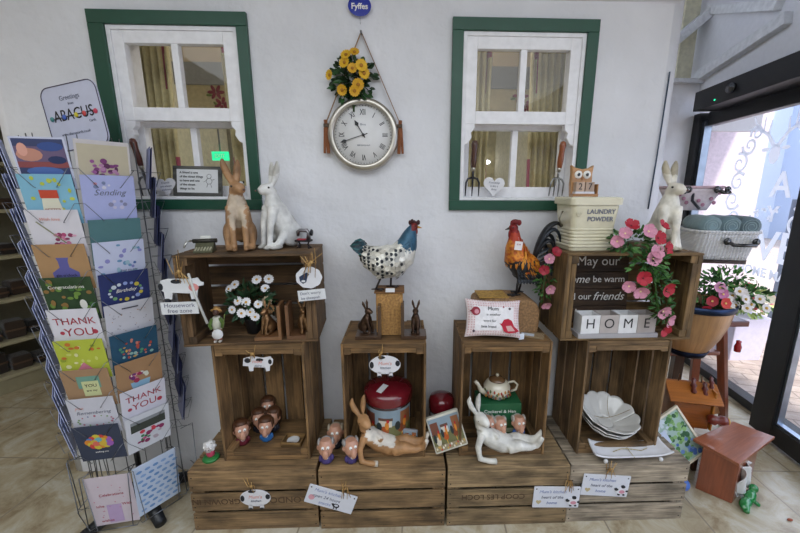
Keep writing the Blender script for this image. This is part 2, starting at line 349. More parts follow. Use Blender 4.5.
bar('beam_collar', (1.93, 1.36, 2.37), (2.27, 1.36, 2.66), .06, .08, 'dcdddf')
bar('beam_tie', (2.26, 1.38, 2.67), (2.15, .70, 2.40), .06, .05, 'dcdddf')
bar('beam_post', (2.16, 1.44, 2.1), (2.16, 1.44, 2.75), .12, .06, 'd5cfb4')
bar('beam_rafter', (2.23, 1.36, 2.20), (2.14, .62, 2.30), .07, .05, 'd8d9dc')
b = MB('d0d2d6'); slope((1.05, 2.75), (3.4, 2.95), .05, -4.9, 1.95, b); struct(b.build('ceiling_porch', 'plain'))

# windows: green surround, white sashes, panes
def window(n, x0, x1, z0, z1, gx0, gx1, gz0, gz1):
    g = MB('1a4a38'); t = .035
    for c, d in ((((gx0+gx1)/2, -.008, (gz1+z1)/2), (gx1-gx0, .018, gz1-z1)), (((gx0+gx1)/2, -.008, (gz0+z0)/2), (gx1-gx0, .018, z0-gz0)),
                 (((gx0+x0)/2, -.008, (z0+z1)/2), (x0-gx0, .018, z1-z0)), (((gx1+x1)/2, -.008, (z0+z1)/2), (gx1-x1, .018, z1-z0))): g.box(c, d)
    struct(g.build('window_%d' % n, 'satin', bev=.002))
    root = bpy.data.objects['window_%d' % n]; W = x1-x0; mid = z0+(z1-z0)*.475
    box = MB('e9e9ec')                                 # box frame lining the opening
    for c, d in (((x0+.008, .07, (z0+z1)/2), (.016, .155, z1-z0)), ((x1-.008, .07, (z0+z1)/2), (.016, .155, z1-z0)), (((x0+x1)/2, .07, z1-.008), (W-.032, .155, .016)), (((x0+x1)/2, .07, z0+.006), (W-.032, .155, .012))): box.box(c, d)
    box.build('window_frame', 'satin', root, bev=.0015)
    def sash(a, b_, y, rail_t, rail_b, st):
        m = MB('ececef'); X0, X1 = x0+.016, x1-.016; cx = (X0+X1)/2
        m.box((X0+st/2, y, (a+b_)/2), (st, .03, b_-a)); m.box((X1-st/2, y, (a+b_)/2), (st, .03, b_-a))
        m.box((cx, y, b_-rail_t/2), (X1-X0-2*st, .03, rail_t)); m.box((cx, y, a+rail_b/2), (X1-X0-2*st, .03, rail_b))
        m.box((cx, y, (a+rail_b+b_-rail_t)/2), (.026, .028, b_-a-rail_t-rail_b))
        o = m.build('sash', 'satin', root, bev=.002)
        for s in (-1, 1):
            wpx = (X1-X0-2*st-.026)/2
            MB().box((cx+s*(wpx/2+.013), y+.004, (a+rail_b+b_-rail_t)/2), (wpx, .003, b_-a-rail_t-rail_b)).build('pane', 'glass', o)
        return o
    sash(mid, z1-.016, .012, .045, .05, .042)
    sash(z0+.012, mid+.03, .075, .045, .045, .03)
    for s, X in ((1, x0+.016), (-1, x1-.016)):           # scrolled sash horns under the upper sash
        P = [(0, 0), (.042, 0), (.040, -.02), (.026, -.034), (.030, -.052), (.016, -.075), (0, -.085)]
        MB('ececef').prism([(X+s*p[0], mid+p[1]) for p in P], .028, T(0, .026, 0) @ FACE).build('sash_horn', 'satin', root, bev=.002)
window(1, -1.135, -.645, 1.305, 1.955, -1.193, -.603, 1.263, 2.003)
window(2, .228, .718, 1.305, 1.955, .184, .763, 1.263, 2.001)

# tea room fittings seen through the panes
def curtain(x0, x1, y, z0, z1, label, edge, n=7, cols=('c9bd8e', 'd4ca9f')):
    m = MB(cols[0]); m.grid(lambda u, v: (x0+(x1-x0)*u*(1-.12*(1-v)), y+.018*sin(u*n*2*pi)*(1-.3*v), z0+(z1-z0)*v), n*10, 8, cfn=lambda u, v: edge if (edge and ((u > .86) if x1 > x0 else (u > .86))) and int(v*14+u*3) % 2 else cols[0])
    return tag(m.build('curtain', 'fabric', solid=.004), label, 'curtain')
curtain(-1.28, -1.05, .24, .9, 2.09, 'cream curtain behind the left pair of panes of the left window', 'a04a5c')
curtain(-.56, -.83, .24, .9, 2.09, 'cream and pink curtain edge at the right side of the left window', 'a8465a', n=5)
curtain(.26, .40, .24, .9, 2.09, 'narrow cream curtain with pink flowered edge at the left of the right window', 'a04a5c', n=5)
curtain(.83, .575, .24, .9, 2.09, 'wide cream curtain with pink flowered edge at the right of the right window', 'a04a5c', n=8)
def blind(x0, x1, y, label):
    t = thing('roman_blind', label, 'blind', ((x0+x1)/2, y, 1.89)); W = x1-x0
    MB('b9a98c').box((0, 0, .31), (W, .01, .42)).build('valance', 'fabric', t)
    MB('8d8f90').box((0, -.008, .055), (W, .012, .11)).build('checked_band', 'fabric', t)
    MB('c9bd97').box((0, 0, -.10), (W, .01, .20)).build('lower_panel', 'fabric', t)
    f = MB('8c3a48')
    for i in range(3):
        cx, cz = W*(.08+.08*(i % 2)), -.035-.06*i
        for k in range(6): a = k*pi/3+.3*i; f.ell((cx+.026*cos(a), -.008, cz+.02*sin(a)), (.02, .002, .009), RY(-a), 8, 6)
    f.color('6f7f3c')
    for i in range(3): f.ell((-W*.02+.03*i, -.008, -.05-.045*i), (.018, .002, .007), RY(.8*i), 8, 6)
    f.build('flower_print', 'fabric', t)
blind(-1.22, -.86, .55, 'patterned roman blind with checked band seen through the left window')
blind(.40, .80, .55, 'patterned roman blind with checked band seen through the right window')
t = thing('exit_sign', 'small green lit emergency exit sign seen through the left window', 'sign', (-1.34, 1.2, 1.585))
MB('8a8a8a').cyl((0, 0, .03), (0, 0, .825), .006, n=8).build('hanging_rod', 'metal', t)
MB('1fae7a').box((0, 0, 0), (.115, .02, .062)).build('panel', flat('green_lit_sign', '22b57c', emit=1.6), t)
text('EXIT', .036, t, T(0, -.0115, 0) @ FACE, 'inkwhite')
for x0_, x1_, l_ in ((-1.34, -.52, 'left'), (.22, .87, 'right')):
    t = thing('curtain_rod', 'dark metal curtain rod above the %s window in the tea room' % l_, 'rod', ((x0_+x1_)/2, .24, 2.10)); MB('4a4440').cyl(((x0_-x1_)/2, 0, 0), ((x1_-x0_)/2, 0, 0), .012, n=10).build('pole', 'metal', t)
    for q in (-1, 1): MB('4a4440').cyl((q*(x1_-x0_)/2.2, 0, 0), (q*(x1_-x0_)/2.2, -.092, 0), .008, n=8).build('bracket', 'metal', t)
t = thing('reflection_glow', 'oval glowing shape standing in for a light reflected in the lower left pane of the right window', 'reflection', (.925, 2.835, 1.68))  # added glowing oval, imitates a lamp reflected in the window pane
MB('d0d0d0').ell((0, 0, 0), (.085, .012, .036)).build('glow_back', 'satin', t)
MB().ell((0, -.012, 0), (.075, .02, .028)).build('glow_front', flat('reflected_glow_white', 'ffffff', emit=5), t)
b = MB('6b5a3a'); b.box((.65, 2.82, 1.42), (.9, .03, .03)); tag(b.build('picture_rail', 'matte'), 'brown rail high on the tea room wall behind the right window', 'rail')
tag(MB('a02438').box((.60, .20, 1.33), (.07, .05, .05)).build('red_box', 'satin', bev=.003), 'small red box behind the lower right pane of the right window', 'box')

# glazed sliding entrance on the right: runs towards the camera, a little off square
DX = lambda y: 2.118+.1326*y
ang = math.atan2(.1326, 1)
def along(b, y0, y1, off, z0, z1, th): # a bar along the door line
    yc = (y0+y1)/2; b.box((0, 0, 0), (th, (y1-y0)/cos(ang), z1-z0), T(DX(yc)+off, yc, (z0+z1)/2) @ RZ(-ang))
b = MB('15161a'); along(b, -3.2, 1.16, -.09, 1.915, 2.045, .18); struct(b.build('door_1', 'plastic', bev=.004)); door = bpy.data.objects['door_1']
b = MB('e0e0e4'); along(b, -4.9, 1.95, .0, 2.065, 3.3, .08); struct(b.build('wall_right', 'plain'))
b = MB('e0e0e4'); along(b, -4.9, -3.2, .0, 0, 2.065, .08); struct(b.build('wall_right_end', 'matte'))
b = MB('15161a'); along(b, 1.27, 1.35, 0, .0, 1.93, .1); b.build('jamb', 'plastic', door, bev=.003)
b = MB('8f98a4'); along(b, 1.235, 1.268, 0, .04, 1.87, .05); b.build('aluminium_strip', 'metal', door)
b = MB('15161a'); along(b, -1.2, 1.26, .02, 0, .055, .08); along(b, -1.2, 1.235, .02, 1.83, 1.93, .06); b.build('fixed_rail', 'plastic', door, bev=.003)
b = MB('c8ccd2'); along(b, -1.2, 1.26, .075, 0, .02, .03); b.build('threshold', 'metal', door)
b = MB(); along(b, .17, 1.235, .02, .055, 1.83, .008); b.build('pane', 'glass', door)
b = MB('15161a'); along(b, .10, .235, -.13, .02, 1.90, .055); along(b, -1.6, -1.5, -.13, .02, 1.90, .055); along(b, -1.5, .10, -.13, .02, .12, .055); along(b, -1.5, .1, -.13, 1.83, 1.90, .055); sd_ = b.build('sliding_leaf', 'plastic', door, bev=.003)
b = MB('9aa4b2'); along(b, .085, .10, -.13, .12, 1.83, .03); along(b, -1.5, .1, -.13, .12, .132, .03); b.build('glazing_bead', 'metal', sd_)
b = MB(); along(b, -1.5, .09, -.13, .12, 1.83, .008); b.build('pane', 'glass', sd_)
b = MB('22242a').cyl((DX(.8)-.18, .8, 1.98), (DX(.8)-.205, .8, 1.98), .03, n=20); b.build('motion_sensor', 'gloss', door)
MB('1fd08a').ell((DX(.95)-.183, .95, 1.945), .005, n=8, m=6).build('indicator_light', flat('green_indicator', '20e090', emit=2), door)
# etched glass decoration: letters, antlers and scrollwork
eg = thing('etched_glass_decoration', 'frosted stag head, scrollwork and capital letters on the glass door', 'decal', (DX(.62)+.012, .62, 1.31), 0)
G = RZ(-ang) @ RZ(-pi/2) @ FACE
text('A', .21, eg, T(0, -.08, .07) @ G, 'frost', th=.001, bold=.004)
text('Y', .13, eg, T(0, -.06, -.10) @ G, 'frost', th=.001, bold=.003)
text('VE', .26, eg, T(0, -.12, -.30) @ G, 'frost', th=.001, bold=.004)
text('HOME MADE', .08, eg, T(0, -.10, -.46) @ G, 'frost', th=.001, bold=.002)
sc = MB()
def curl(cx, cz, r, turns, a0, sg, wd=.011):
    pts = []
    for k in range(22): u = k/21; a = a0+sg*u*turns*2*pi; q = r*(1-.8*u); pts.append((0, cx+q*cos(a), cz+q*sin(a)))
    sc.tube(pts, [wd*(1-.5*k/21) for k in range(22)], 6, flat_=1)
for s in (-1, 1):
    for i, (cx, cz, r) in enumerate(((.20, .33, .06), (.26, .22, .07), (.25, .10, .065), (.27, -.02, .07), (.24, -.14, .06), (.16, .40, .05), (.29, -.24, .06))): curl(s*cx, cz, r, 1.3, (1.2*i) if s > 0 else pi-1.2*i, s*(1 if i % 2 else -1))
    sc.tube([(0, s*.01, .30), (0, s*.07, .38), (0, s*.15, .42), (0, s*.20, .50)], [.014, .012, .01, .004], 6)
    for (a, b2) in (((.07, .38), (.06, .46)), ((.11, .40), (.11, .49)), ((.15, .42), (.23, .43))): sc.tube([(0, s*a[0], a[1]), (0, s*b2[0], b2[1])], [.009, .003], 6)
sc.ell((0, 0, .26), (.008, .04, .06)); sc.ell((0, .07, .29), (.006, .03, .012)); sc.ell((0, -.07, .29), (.006, .03, .012))
for k in range(9): sc.ell((0, .12*sin(k*2.4)*(.4+.07*k), .02+.03*cos(k*1.7)-.12), (.005, .016, .009), RX(k))
o = sc.build('scrollwork', 'frost', eg, M=RZ(-ang) @ Matrix.Diagonal((.15, 1, 1, 1)))

# outside: paving, neighbouring pink wall, canopy, far wall and added sky screen
struct(MB('c8b8ae').prism([(1.52, -5.1), (2.18, .0), (2.35, 1.6), (2.35, 9), (13, 9), (13, -7), (1.52, -7)], .1, T(0, 0, -.11)).build('ground_paving', 'paving'))
struct(MB('d9cbd4').box((3.05, 2.3, 1.4), (1.35, .2, 2.8)).build('wall_neighbour', 'matte'))
struct(MB('d6d2c6').box((3.0, 1.2, 2.75), (1.2, 4.0, .1)).build('ceiling_canopy', 'matte'))
struct(MB('a2aec4').box((11, 2, 2.6), (.3, 18, 5.3)).build('wall_sky_screen', 'plain'))  # added wall, blocks the bright sky behind the etched letters
struct(MB('c4ccd8').box((7, 9, 2.2), (9, .3, 4.5)).build('wall_far_side', 'plain'))
tag(MB('3a4a5c').tube([(1.072, -.006, 1.82), (1.066, -.006, 1.5), (1.058, -.006, 1.27)], .003, 6).build('gap_strip', 'satin'), 'thin dark strip standing in for the gap down the right corner of the white wall', 'gap_strip')  # dark gap beside the wall corner, put in as an added thin strip
tag(MB('77889c').box((3.95, 1.9, .6), (.16, .16, 1.35)).build('gate_post', 'matte'), 'blue-grey post standing on the paving beyond the glass', 'post')

# ================================================================== CRATES
def crate(label, x, y, z, kind, w_, d, h, rz=0, col='8a6a48', stamp=None, tint=.16, group=None):
    """kind: 'down' standing open side down; 'end' stood on end, open to the shop; 'side' on its long side, open to the shop.
    origin = centre of the base; w_ x, d y, h z outer size"""
    t = thing('wooden_crate', label, 'crate', (x, y, z), rz)
    c = lin(col)
    def part(name): m = MB(); m.col = c; return m
    if kind == 'down':
        sl = (h-.012-.028)/3
        for s in (-1, 1):
            m = part('s')
            for k in range(3): m.box((0, s*(d/2-.0045), sl/2+k*(sl+.014)), (w_, .009, sl), tint=tint)
            m.build('side_slats', 'wood', t, bev=.0015)
        for s in (-1, 1):
            m = part('s')
            for k in range(2): m.box((s*(w_/2-.012), 0, (h-.012)*(.25+.5*k)), (.018, d-.0182, (h-.012)/2-.004), tint=tint)
            m.build('end_panel', 'wood', t, bev=.0015)
            for q in (-1, 1): m = part('s'); m.box((s*(w_/2-.036), q*(d/2-.024), (h-.014)/2), (.028, .028, h-.016), tint=tint); m.build('corner_post', 'wood', t, bev=.0015)
        m = part('s'); n = 4; bw = (d-.03)/n
        for k in range(n): m.box((0, -d/2+bw/2+.001+k*(bw+.0095), h-.006), (w_-.002, bw, .011), tint=tint)
        m.build('bottom_slats', 'wood', t, bev=.0015)
        me = MB('3a332c').cyl((0, -.0008, 0), (0, .002, 0), .0028, n=8).mesh('nail', 'metal')
        for k in range(3):
            for s in (-1, 1):
                for q in (.22, .78): o = bpy.data.objects.new('nail', me); COL.objects.link(o); o.parent = t; o.location = (s*(w_/2-.012), -d/2, sl*q+k*(sl+.014))
    else:
        L, X = ('z', 'x') if kind == 'end' else ('x', 'z')
        def bx(m, l, a, y_, dl, da, dy):      # l along the crate's length, a across
            if kind == 'end': m.box((a, y_, l), (da, dy, dl), tint=tint)
            else: m.box((l, y_, a), (dl, dy, da), tint=tint)
        Ln, Wd = (h, w_) if kind == 'end' else (w_, h)
        lo = 0 if kind == 'end' else -Ln/2; ao = -Wd/2 if kind == 'end' else 0
        for s in (0, 1):                     # long sides, three slats each
            m = part('s'); sl = (d-.02)/3
            for k in range(3): bx(m, lo+Ln/2, ao+.005+s*(Wd-.010), -d/2+sl/2+k*(sl+.010), Ln, .009, sl)
            m.build('side_slats', 'wood', t, bev=.0015)
        for s in (0, 1):                     # ends
            m = part('s')
            for k in range(2): bx(m, lo+.010+s*(Ln-.020), ao+Wd/2, -d/2+(d-.012)*(.25+.5*k), .018, Wd-.0202, (d-.012)/2-.003)
            m.build('end_panel', 'wood', t, bev=.0015)
            m = part('s'); bx(m, lo+.0295+s*(Ln-.059), ao+Wd/2, -d/2+.0125, .019, Wd-.078, .024); m.build('end_batten', 'wood', t, bev=.0015)
            for q in (0, 1): m = part('s'); bx(m, lo+.0335+s*(Ln-.067), ao+.0245+q*(Wd-.049), -.004, .027, .028, d-.014); m.build('corner_post', 'wood', t, bev=.0015)
        m = part('s'); n = 4; bw = (Wd-.035)/n
        for k in range(n): bx(m, lo+Ln/2, ao+bw/2+.0025+k*(bw+.010), d/2-.006, Ln-.002, bw, .011)
        m.build('bottom_slats', 'wood', t, bev=.0015)
    if stamp:
        for s, px, pz, sz, rot in stamp: text(s, sz, t, T(px, -d/2-.0006, pz) @ FACE @ RZ(rot), 'inkfaint', name='stamp', th=.0003)
    return t
BZ = .273
crate('bottom crate under the brown-haired figurines, furthest left on the floor', -.604, -.170, 0, 'down', .495, .325, BZ, col='957854', stamp=[('GROWN IN', -.15, .135, .036, pi), ('LONDON', .115, .137, .04, pi)])
crate('bottom crate with the reclining brown hare on top, on the floor', -.096, -.178, 0, 'down', .500, .325, BZ, col='9a7c56')
crate('bottom crate with the reclining white hare on top, on the floor', .409, -.180, 0, 'down', .492, .325, BZ, col='98805e', stamp=[('COOP LES LOCH', -.06, .137, .034, pi)])
crate('greyish bottom crate with the white dishes on top, right end of the row', .904, -.175, 0, 'down', .490, .325, BZ, col='a89a86')
MZ = BZ+.0005
crate('crate on end holding the five brown-haired figurines', -.562, -.150, MZ, 'end', .345, .255, .50, col='8c6c46')
crate('crate on end holding the large red-lidded rooster tin', -.086, -.150, MZ, 'end', .328, .255, .50, col='866640')
crate('crate on end holding the teapot on its green box', .392, -.150, MZ, 'end', .355, .255, .50, col='866640')
crate('crate on end holding the white scalloped bowls', .874, -.150, MZ, 'end', .338, .255, .50, col='866a48')
TZ = MZ+.5005; TOP = TZ+.345
crate('crate on its side holding the daisies, with two hares on top', -.590, -.152, TZ, 'side', .485, .245, .345, R(5), col='705538')
crate('crate on its side holding the HOME blocks, with the cream tin on top', .858, -.148, TZ, 'side', .520, .245, .345, 0, col='80643e')

# ================================================================== ORNAMENTS
def eyes(t, pts, r=.003, col='101010', name='eye'):
    for p in pts: MB(col).ell((0, 0, 0), r, n=10, m=6).build(name, 'gloss', t, M=T(*p))
def hare(label, x, y, z, rz, cols, headrot=0, h=.33, group=None):
    """sitting bolt upright, front legs straight, faces local -y"""
    t = thing('sitting_hare', label, 'ornament', (x, y, z), rz, group); k = h/.33; m = MB(cols[0])
    K = Matrix.Scale(k, 4)
    for s in (-1, 1):
        m.ell((s*.036, .034, .056), (.026, .052, .050), K @ RX(0) if 0 else None)
        m.tube([(s*.036, .0, .05), (s*.040, -.03, .022), (s*.040, -.052, .010)], [.020, .014, .010], 10)
        m.ell((s*.040, -.040, .009), (.013, .030, .009))
        m.tube([(s*.021, -.026, .165), (s*.023, -.046, .10), (s*.021, -.052, .05), (s*.020, -.056, .008)], [.022, .0145, .011, .011], 10)
        m.ell((s*.020, -.066, .009), (.0115, .018, .009))
    m.tube([(0, .045, .045), (0, .030, .085), (0, .004, .135), (0, -.014, .180), (0, -.018, .212)], [.046, .050, .045, .034, .0235], 14)
    m.ell((0, .086, .03), (.014, .016, .016))
    Hm = T(0, -.018, .222) @ RZ(headrot)
    m.tube([(0, .004, -.010), (0, -.012, .012), (0, -.030, .008), (0, -.048, .0)], [.023, .027, .022, .0125], 12, M=Hm)
    for s in (-1, 1):
        m.tube([(s*.010, .004, .028), (s*.018, .014, .062), (s*.026, .020, .092), (s*.029, .020, .116)], [.009, .0145, .013, .005], 10, M=Hm)
    c0, c1, c2 = cols
    def paint(co, n):
        co = co+Vector((1, .3, 1))*(.012*noise.noise(co*60)+.004*noise.noise(co*220)); zc = co.z/k
        if c1 and co.y/k < -.012 and abs(co.x/k) < .030 and .085 < zc < .205 and n.y < -.3: return c1
        if c2 and zc < .018: return c2
        if c2 and zc > .285 and n.y < 0: return c2
        return c0
    m.v = [tuple(Vector(v)*k) for v in m.v]
    m.blob('body', 'resin', t, .0042*k, 3, paint)
    E_ = K @ Hm
    for s in (-1, 1): MB('141210').ell((0, 0, 0), .0042*k, n=10, m=6).build('eye', 'gloss', t, M=T(*(E_ @ Vector((s*.0235, -.018, .016)))))
    MB('5a4038' if cols[0][0] != 'b' else '3a2418').ell((0, 0, 0), (.005*k, .003*k, .004*k), n=10, m=6).build('nose', 'satin', t, M=T(*(E_ @ Vector((0, -.0595, .004)))))
    return t
hare('tall brown sitting hare with pale chest standing on the daisy crate', -.640, -.155, TOP, R(22), ('a07a55', 'b8a893', '8c6845'), R(30))
hare('tall white sitting hare beside the brown one on the daisy crate', -.505, -.118, TOP, R(-38), ('d3d3d0', None, 'b9b7b0'), R(-12), .325)
hare('weathered cream sitting hare at the right end of the tin crate', 1.035, -.155, TOP, R(-20), ('d6d0c2', 'dcd8cc', 'b0a690'), R(38), .335)

def lying_hare(label, x, y, z, cols, h=.26):
    """lolls on one elbow, legs stretched to the right with the feet crossed"""
    t = thing('reclining_hare', label, 'ornament', (x, y, z)); m = MB(cols[0])
    m.tube([(-.082, .0, .112), (-.070, .0, .090), (-.035, .004, .062), (.010, .004, .042), (.045, .0, .038)], [.024, .035, .040, .042, .032], 14)
    m.tube([(-.086, .0, .118), (-.092, -.002, .150)], [.022, .021], 12)
    m.tube([(-.098, .012, .152), (-.092, -.010, .168), (-.078, -.030, .162), (-.066, -.044, .154)], [.019, .026, .021, .012], 12)
    for s in (-1, 1): m.tube([(-.102+s*.006, .006+s*.010, .184), (-.112+s*.016, .014+s*.012, .210), (-.116+s*.022, .016+s*.012, .236), (-.112+s*.022, .014+s*.012, .258)], [.008, .0125, .0105, .004], 10)
    m.tube([(-.086, -.026, .104), (-.104, -.048, .060), (-.096, -.058, .016), (-.060, -.066, .012), (-.030, -.068, .012)], [.016, .013, .012, .011, .012], 10)
    m.tube([(-.062, .024, .106), (-.050, -.002, .104), (-.016, -.030, .090)], [.014, .011, .011], 10)
    m.tube([(.030, -.014, .036), (.075, -.022, .046), (.120, -.018, .034), (.150, -.012, .040)], [.030, .023, .015, .012], 12)
    m.tube([(.030, .018, .036), (.080, .022, .054), (.128, .010, .052), (.150, .004, .060)], [.028, .021, .014, .012], 12)
    m.tube([(.146, -.014, .034), (.158, -.020, .062), (.166, -.024, .082)], [.013, .012, .009], 10)
    m.tube([(.148, .004, .052), (.164, .002, .080), (.174, .0, .098)], [.013, .012, .009], 10)
    c0, c1, c2 = cols
    def paint(co, n):
        co = co+Vector((1, .3, 1))*(.010*noise.noise(co*60)+.004*noise.noise(co*220))
        if c1 and -.085 < co.x < .035 and n.z > .05 and n.y < .5 and abs(co.y) < .034 and co.z < .13: return c1
        if c2 and (co.x > .158 or (co.x > -.045 and co.y < -.052)): return c2
        return c0
    m.blob('body', 'resin', t, .004, 3, paint)
    for s, p in ((1, (-.070, -.014, .176)), (-1, (-.101, -.030, .166))): MB('141210').ell((0, 0, 0), .004, n=10, m=6).build('eye', 'gloss', t, M=T(*p))
    MB('2a1c18').ell((0, 0, 0), (.0045, .003, .0035), n=10, m=6).build('nose', 'satin', t, M=T(-.061, -.054, .156))
    return t
lying_hare('brown and white reclining hare lolling in front of the rooster tin', -.082, -.256, BZ, ('a87e54', 'cfc8bc', 'cfc8bc'))
lying_hare('plain white reclining hare lolling in front of the teapot', .392, -.256, BZ, ('d2d0c8', None, None))

def figurine(label, x, y, z, rz, hair, shirt, kind, skin='c09078', s=1.0, group='big-nosed head figurines'):
    t = thing('big_nosed_figurine', label, 'figurine', (x, y, z), rz, group)
    s *= 1.22
    m = MB(shirt).lathe([(.013, 0), (.018, .004), (.0185, .014), (.014, .026), (.008, .032)], 16); m.ell((-.017, -.004, .016), (.006, .007, .011)); m.ell((.017, -.004, .016), (.006, .007, .011)); m.v = [tuple(Vector(v)*s) for v in m.v]; m.build('body', 'satin', t)
    m = MB(skin).tube([(0, -.002, .026), (0, -.006, .042), (0, -.002, .062), (0, .0, .078)], [.013, .021, .023, .015], 16); m.ell((0, -.026, .044), (.0095, .010, .016)); m.ell((-.023, 0, .052), (.005, .005, .009)); m.ell((.023, 0, .052), (.005, .005, .009))
    m.v = [tuple(Vector(v)*s) for v in m.v]; m.blob('head', 'satin', t, .0024, 3)
    m = MB(hair)
    if kind == 'bald':
        for q in (-1, 1): m.ell((q*.020, .006, .066), (.006, .014, .012))
        m.ell((0, .017, .062), (.018, .009, .016))
    else:
        m.ell((0, .006, .077), (.023, .023, .013)); m.ell((-.021, .006, .062), (.006, .016, .020)); m.ell((.021, .006, .062), (.006, .016, .020)); m.ell((0, .019, .058), (.02, .009, .024))
    m.v = [tuple(Vector(v)*s) for v in m.v]; m.build('hair', 'resin', t)
    for q in (-1, 1):
        e = MB('f2f0ea').ell((0, 0, 0), .0052*s, n=10, m=7).build('eye', 'gloss', t, M=T(q*.0075*s, -.0225*s, .064*s)); MB('111111').ell((0, 0, 0), .0018*s, n=8, m=5).build('pupil', 'gloss', e, M=T(0, -.0046*s, 0))
    c = MB('e6e6e6').ell((0, -.017*s, .026*s), (.007*s, .003*s, .006*s)); c.build('collar', 'satin', t); return t
FZ = MZ+.019
figurine('brown-haired big-nosed figurine in red, front left inside the left crate', -.692, -.200, FZ, R(30), '4a2c18', '6d2430', 'hair', s=1.02)
figurine('brown-haired big-nosed figurine in bright blue, front middle inside the left crate', -.600, -.178, FZ, R(12), '4a2c18', '2f6aa8', 'hair')
figurine('brown-haired big-nosed figurine behind the blue one, right of the rear pair', -.592, -.112, FZ, R(-10), '4a2c18', '2b2b38', 'hair')
figurine('brown-haired big-nosed figurine left of the rear pair, behind the red one', -.652, -.120, FZ, R(20), '4a2c18', '23232c', 'hair')
figurine('topmost brown-haired big-nosed figurine, at the very back of the left crate', -.632, -.060, FZ+.022, R(15), '4a2c18', '2c2426', 'hair')
tag(MB('5c432a').box((0, 0, .011), (.10, .05, .021)).build('wooden_block', 'wood', bev=.001, M=T(-.632, -.052, FZ)), 'small wooden block raising the rearmost brown-haired figurine', 'block')
figurine('grey-haired big-nosed figurine in purple at the front of the brown hare crate', -.322, -.290, BZ, R(8), '8d8a88', '4a3f78', 'bald', s=1.06)
figurine('grey-haired big-nosed figurine in black jacket behind the purple one, right of the left crate', -.300, -.205, BZ, R(5), '9a8f7c', '22242c', 'bald', s=1.08)
figurine('grey-haired big-nosed figurine in purple touching the brown reclining hare', -.222, -.292, BZ, R(25), '8d8a88', '453a70', 'bald', s=1.06)
figurine('grey-haired big-nosed figurine half hidden by the white hare ears', .345, -.212, FZ+.02, R(10), 'a9a39c', '2c4c84', 'bald')
figurine('grey-haired big-nosed figurine in blue, middle of the three by the teapot', .398, -.212, FZ+.02, R(15), 'a9a39c', '2f5ca0', 'bald', s=.95)
figurine('grey-haired big-nosed figurine in blue, rightmost by the teapot', .480, -.208, FZ+.02, R(5), 'a9a39c', '2f5ca0', 'bald', s=.98)

# little sheep on green base, left end
t = thing('sheep_figurine', 'small white sheep in a pink top sitting on a green base, left end', 'figurine', (-.795, -.262, BZ), R(10))
MB('2c7a3a').lathe([(.030, 0), (.032, .006), (.026, .012), (.012, .014)], 20).build('base', 'satin', t)
MB('c04060').ell((0, 0, .026), (.016, .014, .018)).build('jumper', 'satin', t)
m = MB('d8d6d4').ell((0, 0, .058), (.022, .02, .022))
for k in range(22): a = k*2.4; zz = -.9+1.8*k/21; q = math.sqrt(1-zz*zz); m.ell((.019*q*cos(a), .017*q*sin(a), .058+.019*zz), .007, n=8, m=6)
m.build('fleece', 'matte', t)
MB('b9b0ac').ell((0, -.020, .055), (.010, .009, .012)).build('face', 'satin', t); eyes(t, [(-.005, -.0285, .059), (.005, -.0285, .059)], .002)

# open box with a dish
t = thing('wooden_box', 'small open wooden box beside the brown-haired figurines', 'box', (-.478, -.205, FZ), R(-6)); m = MB('a07c4c')
m.box((0, 0, .003), (.085, .06, .006)); 
for s in (-1, 1): m.box((s*.0405, 0, .013), (.004, .06, .026)); m.box((0, s*.028, .013), (.077, .004, .026))
m.build('tray', 'wood', t)
tag(MB('d4d6d8').lathe([(.006, 0), (.014, .001), (.026, .010), (.024, .010), (.013, .003), (0.001, .003)], 24, cap=False).build('dish', 'ceramic', M=T(-.480, -.203, FZ+.0062)), 'tiny white dish with dark pattern lying in the open wooden box', 'dish')

# big rooster tin
def rooster_print(t, R_, z0, z1, a0=-pi/2, flatx=None, k=1.0, name='printed_scene'):
    """small farmyard print wrapped on a tin (or laid on a flat lid)"""
    m = MB('c9c4b0')
    def P(u, v, off=.0006):
        if flatx: return (u*flatx, -off, z0+(z1-z0)*v)
        a = a0+u*1.25; return ((R_+off)*cos(a), (R_+off)*sin(a), z0+(z1-z0)*v)
    def patch(c, u0, u1, v0, v1, off, rag=.0, n=10):
        m.color(c); m.grid(lambda u, v: P(u0+(u1-u0)*u, v0+(v1-v0)*v+(rag*sin(u*17+v*3) if 0 < v else 0), off), n, 3)
    def dot(c, u, v, du, dv, off, n=12):
        m.color(c); vs = [P(u, v, off)]+[P(u+du*cos(2*pi*i/n), v+dv*sin(2*pi*i/n), off) for i in range(n)]; m._add(vs, [(0, i+1, (i+1) % n+1) for i in range(n)])
    patch('8496a2', -1, 1, .5, .97, .0004, n=24); patch('6a6a44', -1, 1, .18, .52, .0005, .02, 24); patch('94876a', -1, 1, .02, .2, .0005, .02, 24)
    patch('6d3f30', -.95, -.45, .48, .86, .0007); patch('8b5a3a', .45, .92, .5, .9, .0007); patch('cfc9bb', -.3, .15, .5, .68, .0007); patch('5d4034', -.32, .18, .68, .76, .0008)
    for (u, v, c1) in ((-.12, .40, 'a8501c'), (.52, .42, '7a3d20'), (-.66, .30, 'c9c2b0')):
        dot(c1, u, v, .17, .13, .0009); dot('1d2a2c', u-.17, v+.10, .10, .13, .0010); dot('d0802a', u+.10, v+.14, .07, .12, .0011); dot('b01c20', u+.13, v+.27, .05, .05, .0012); dot('e0b040', u+.0, v-.17, .02, .07, .0010)
    for i in range(14): dot(('d9d2bb', 'c7a04c', 'b8402c', 'e4e0d6')[i % 4], -.9+i*.14, .10+.05*sin(i*2.1), .05, .035, .0010)
    return m.build(name, 'satin', t)
t = thing('lidded_tin', 'large round farmyard tin with dark red domed lid', 'tin', (-.078, -.142, FZ))
MB('3c2b26').lathe([(.094, 0), (.098, .004), (.098, .178), (.094, .182)], 48).build('drum', 'gloss', t)
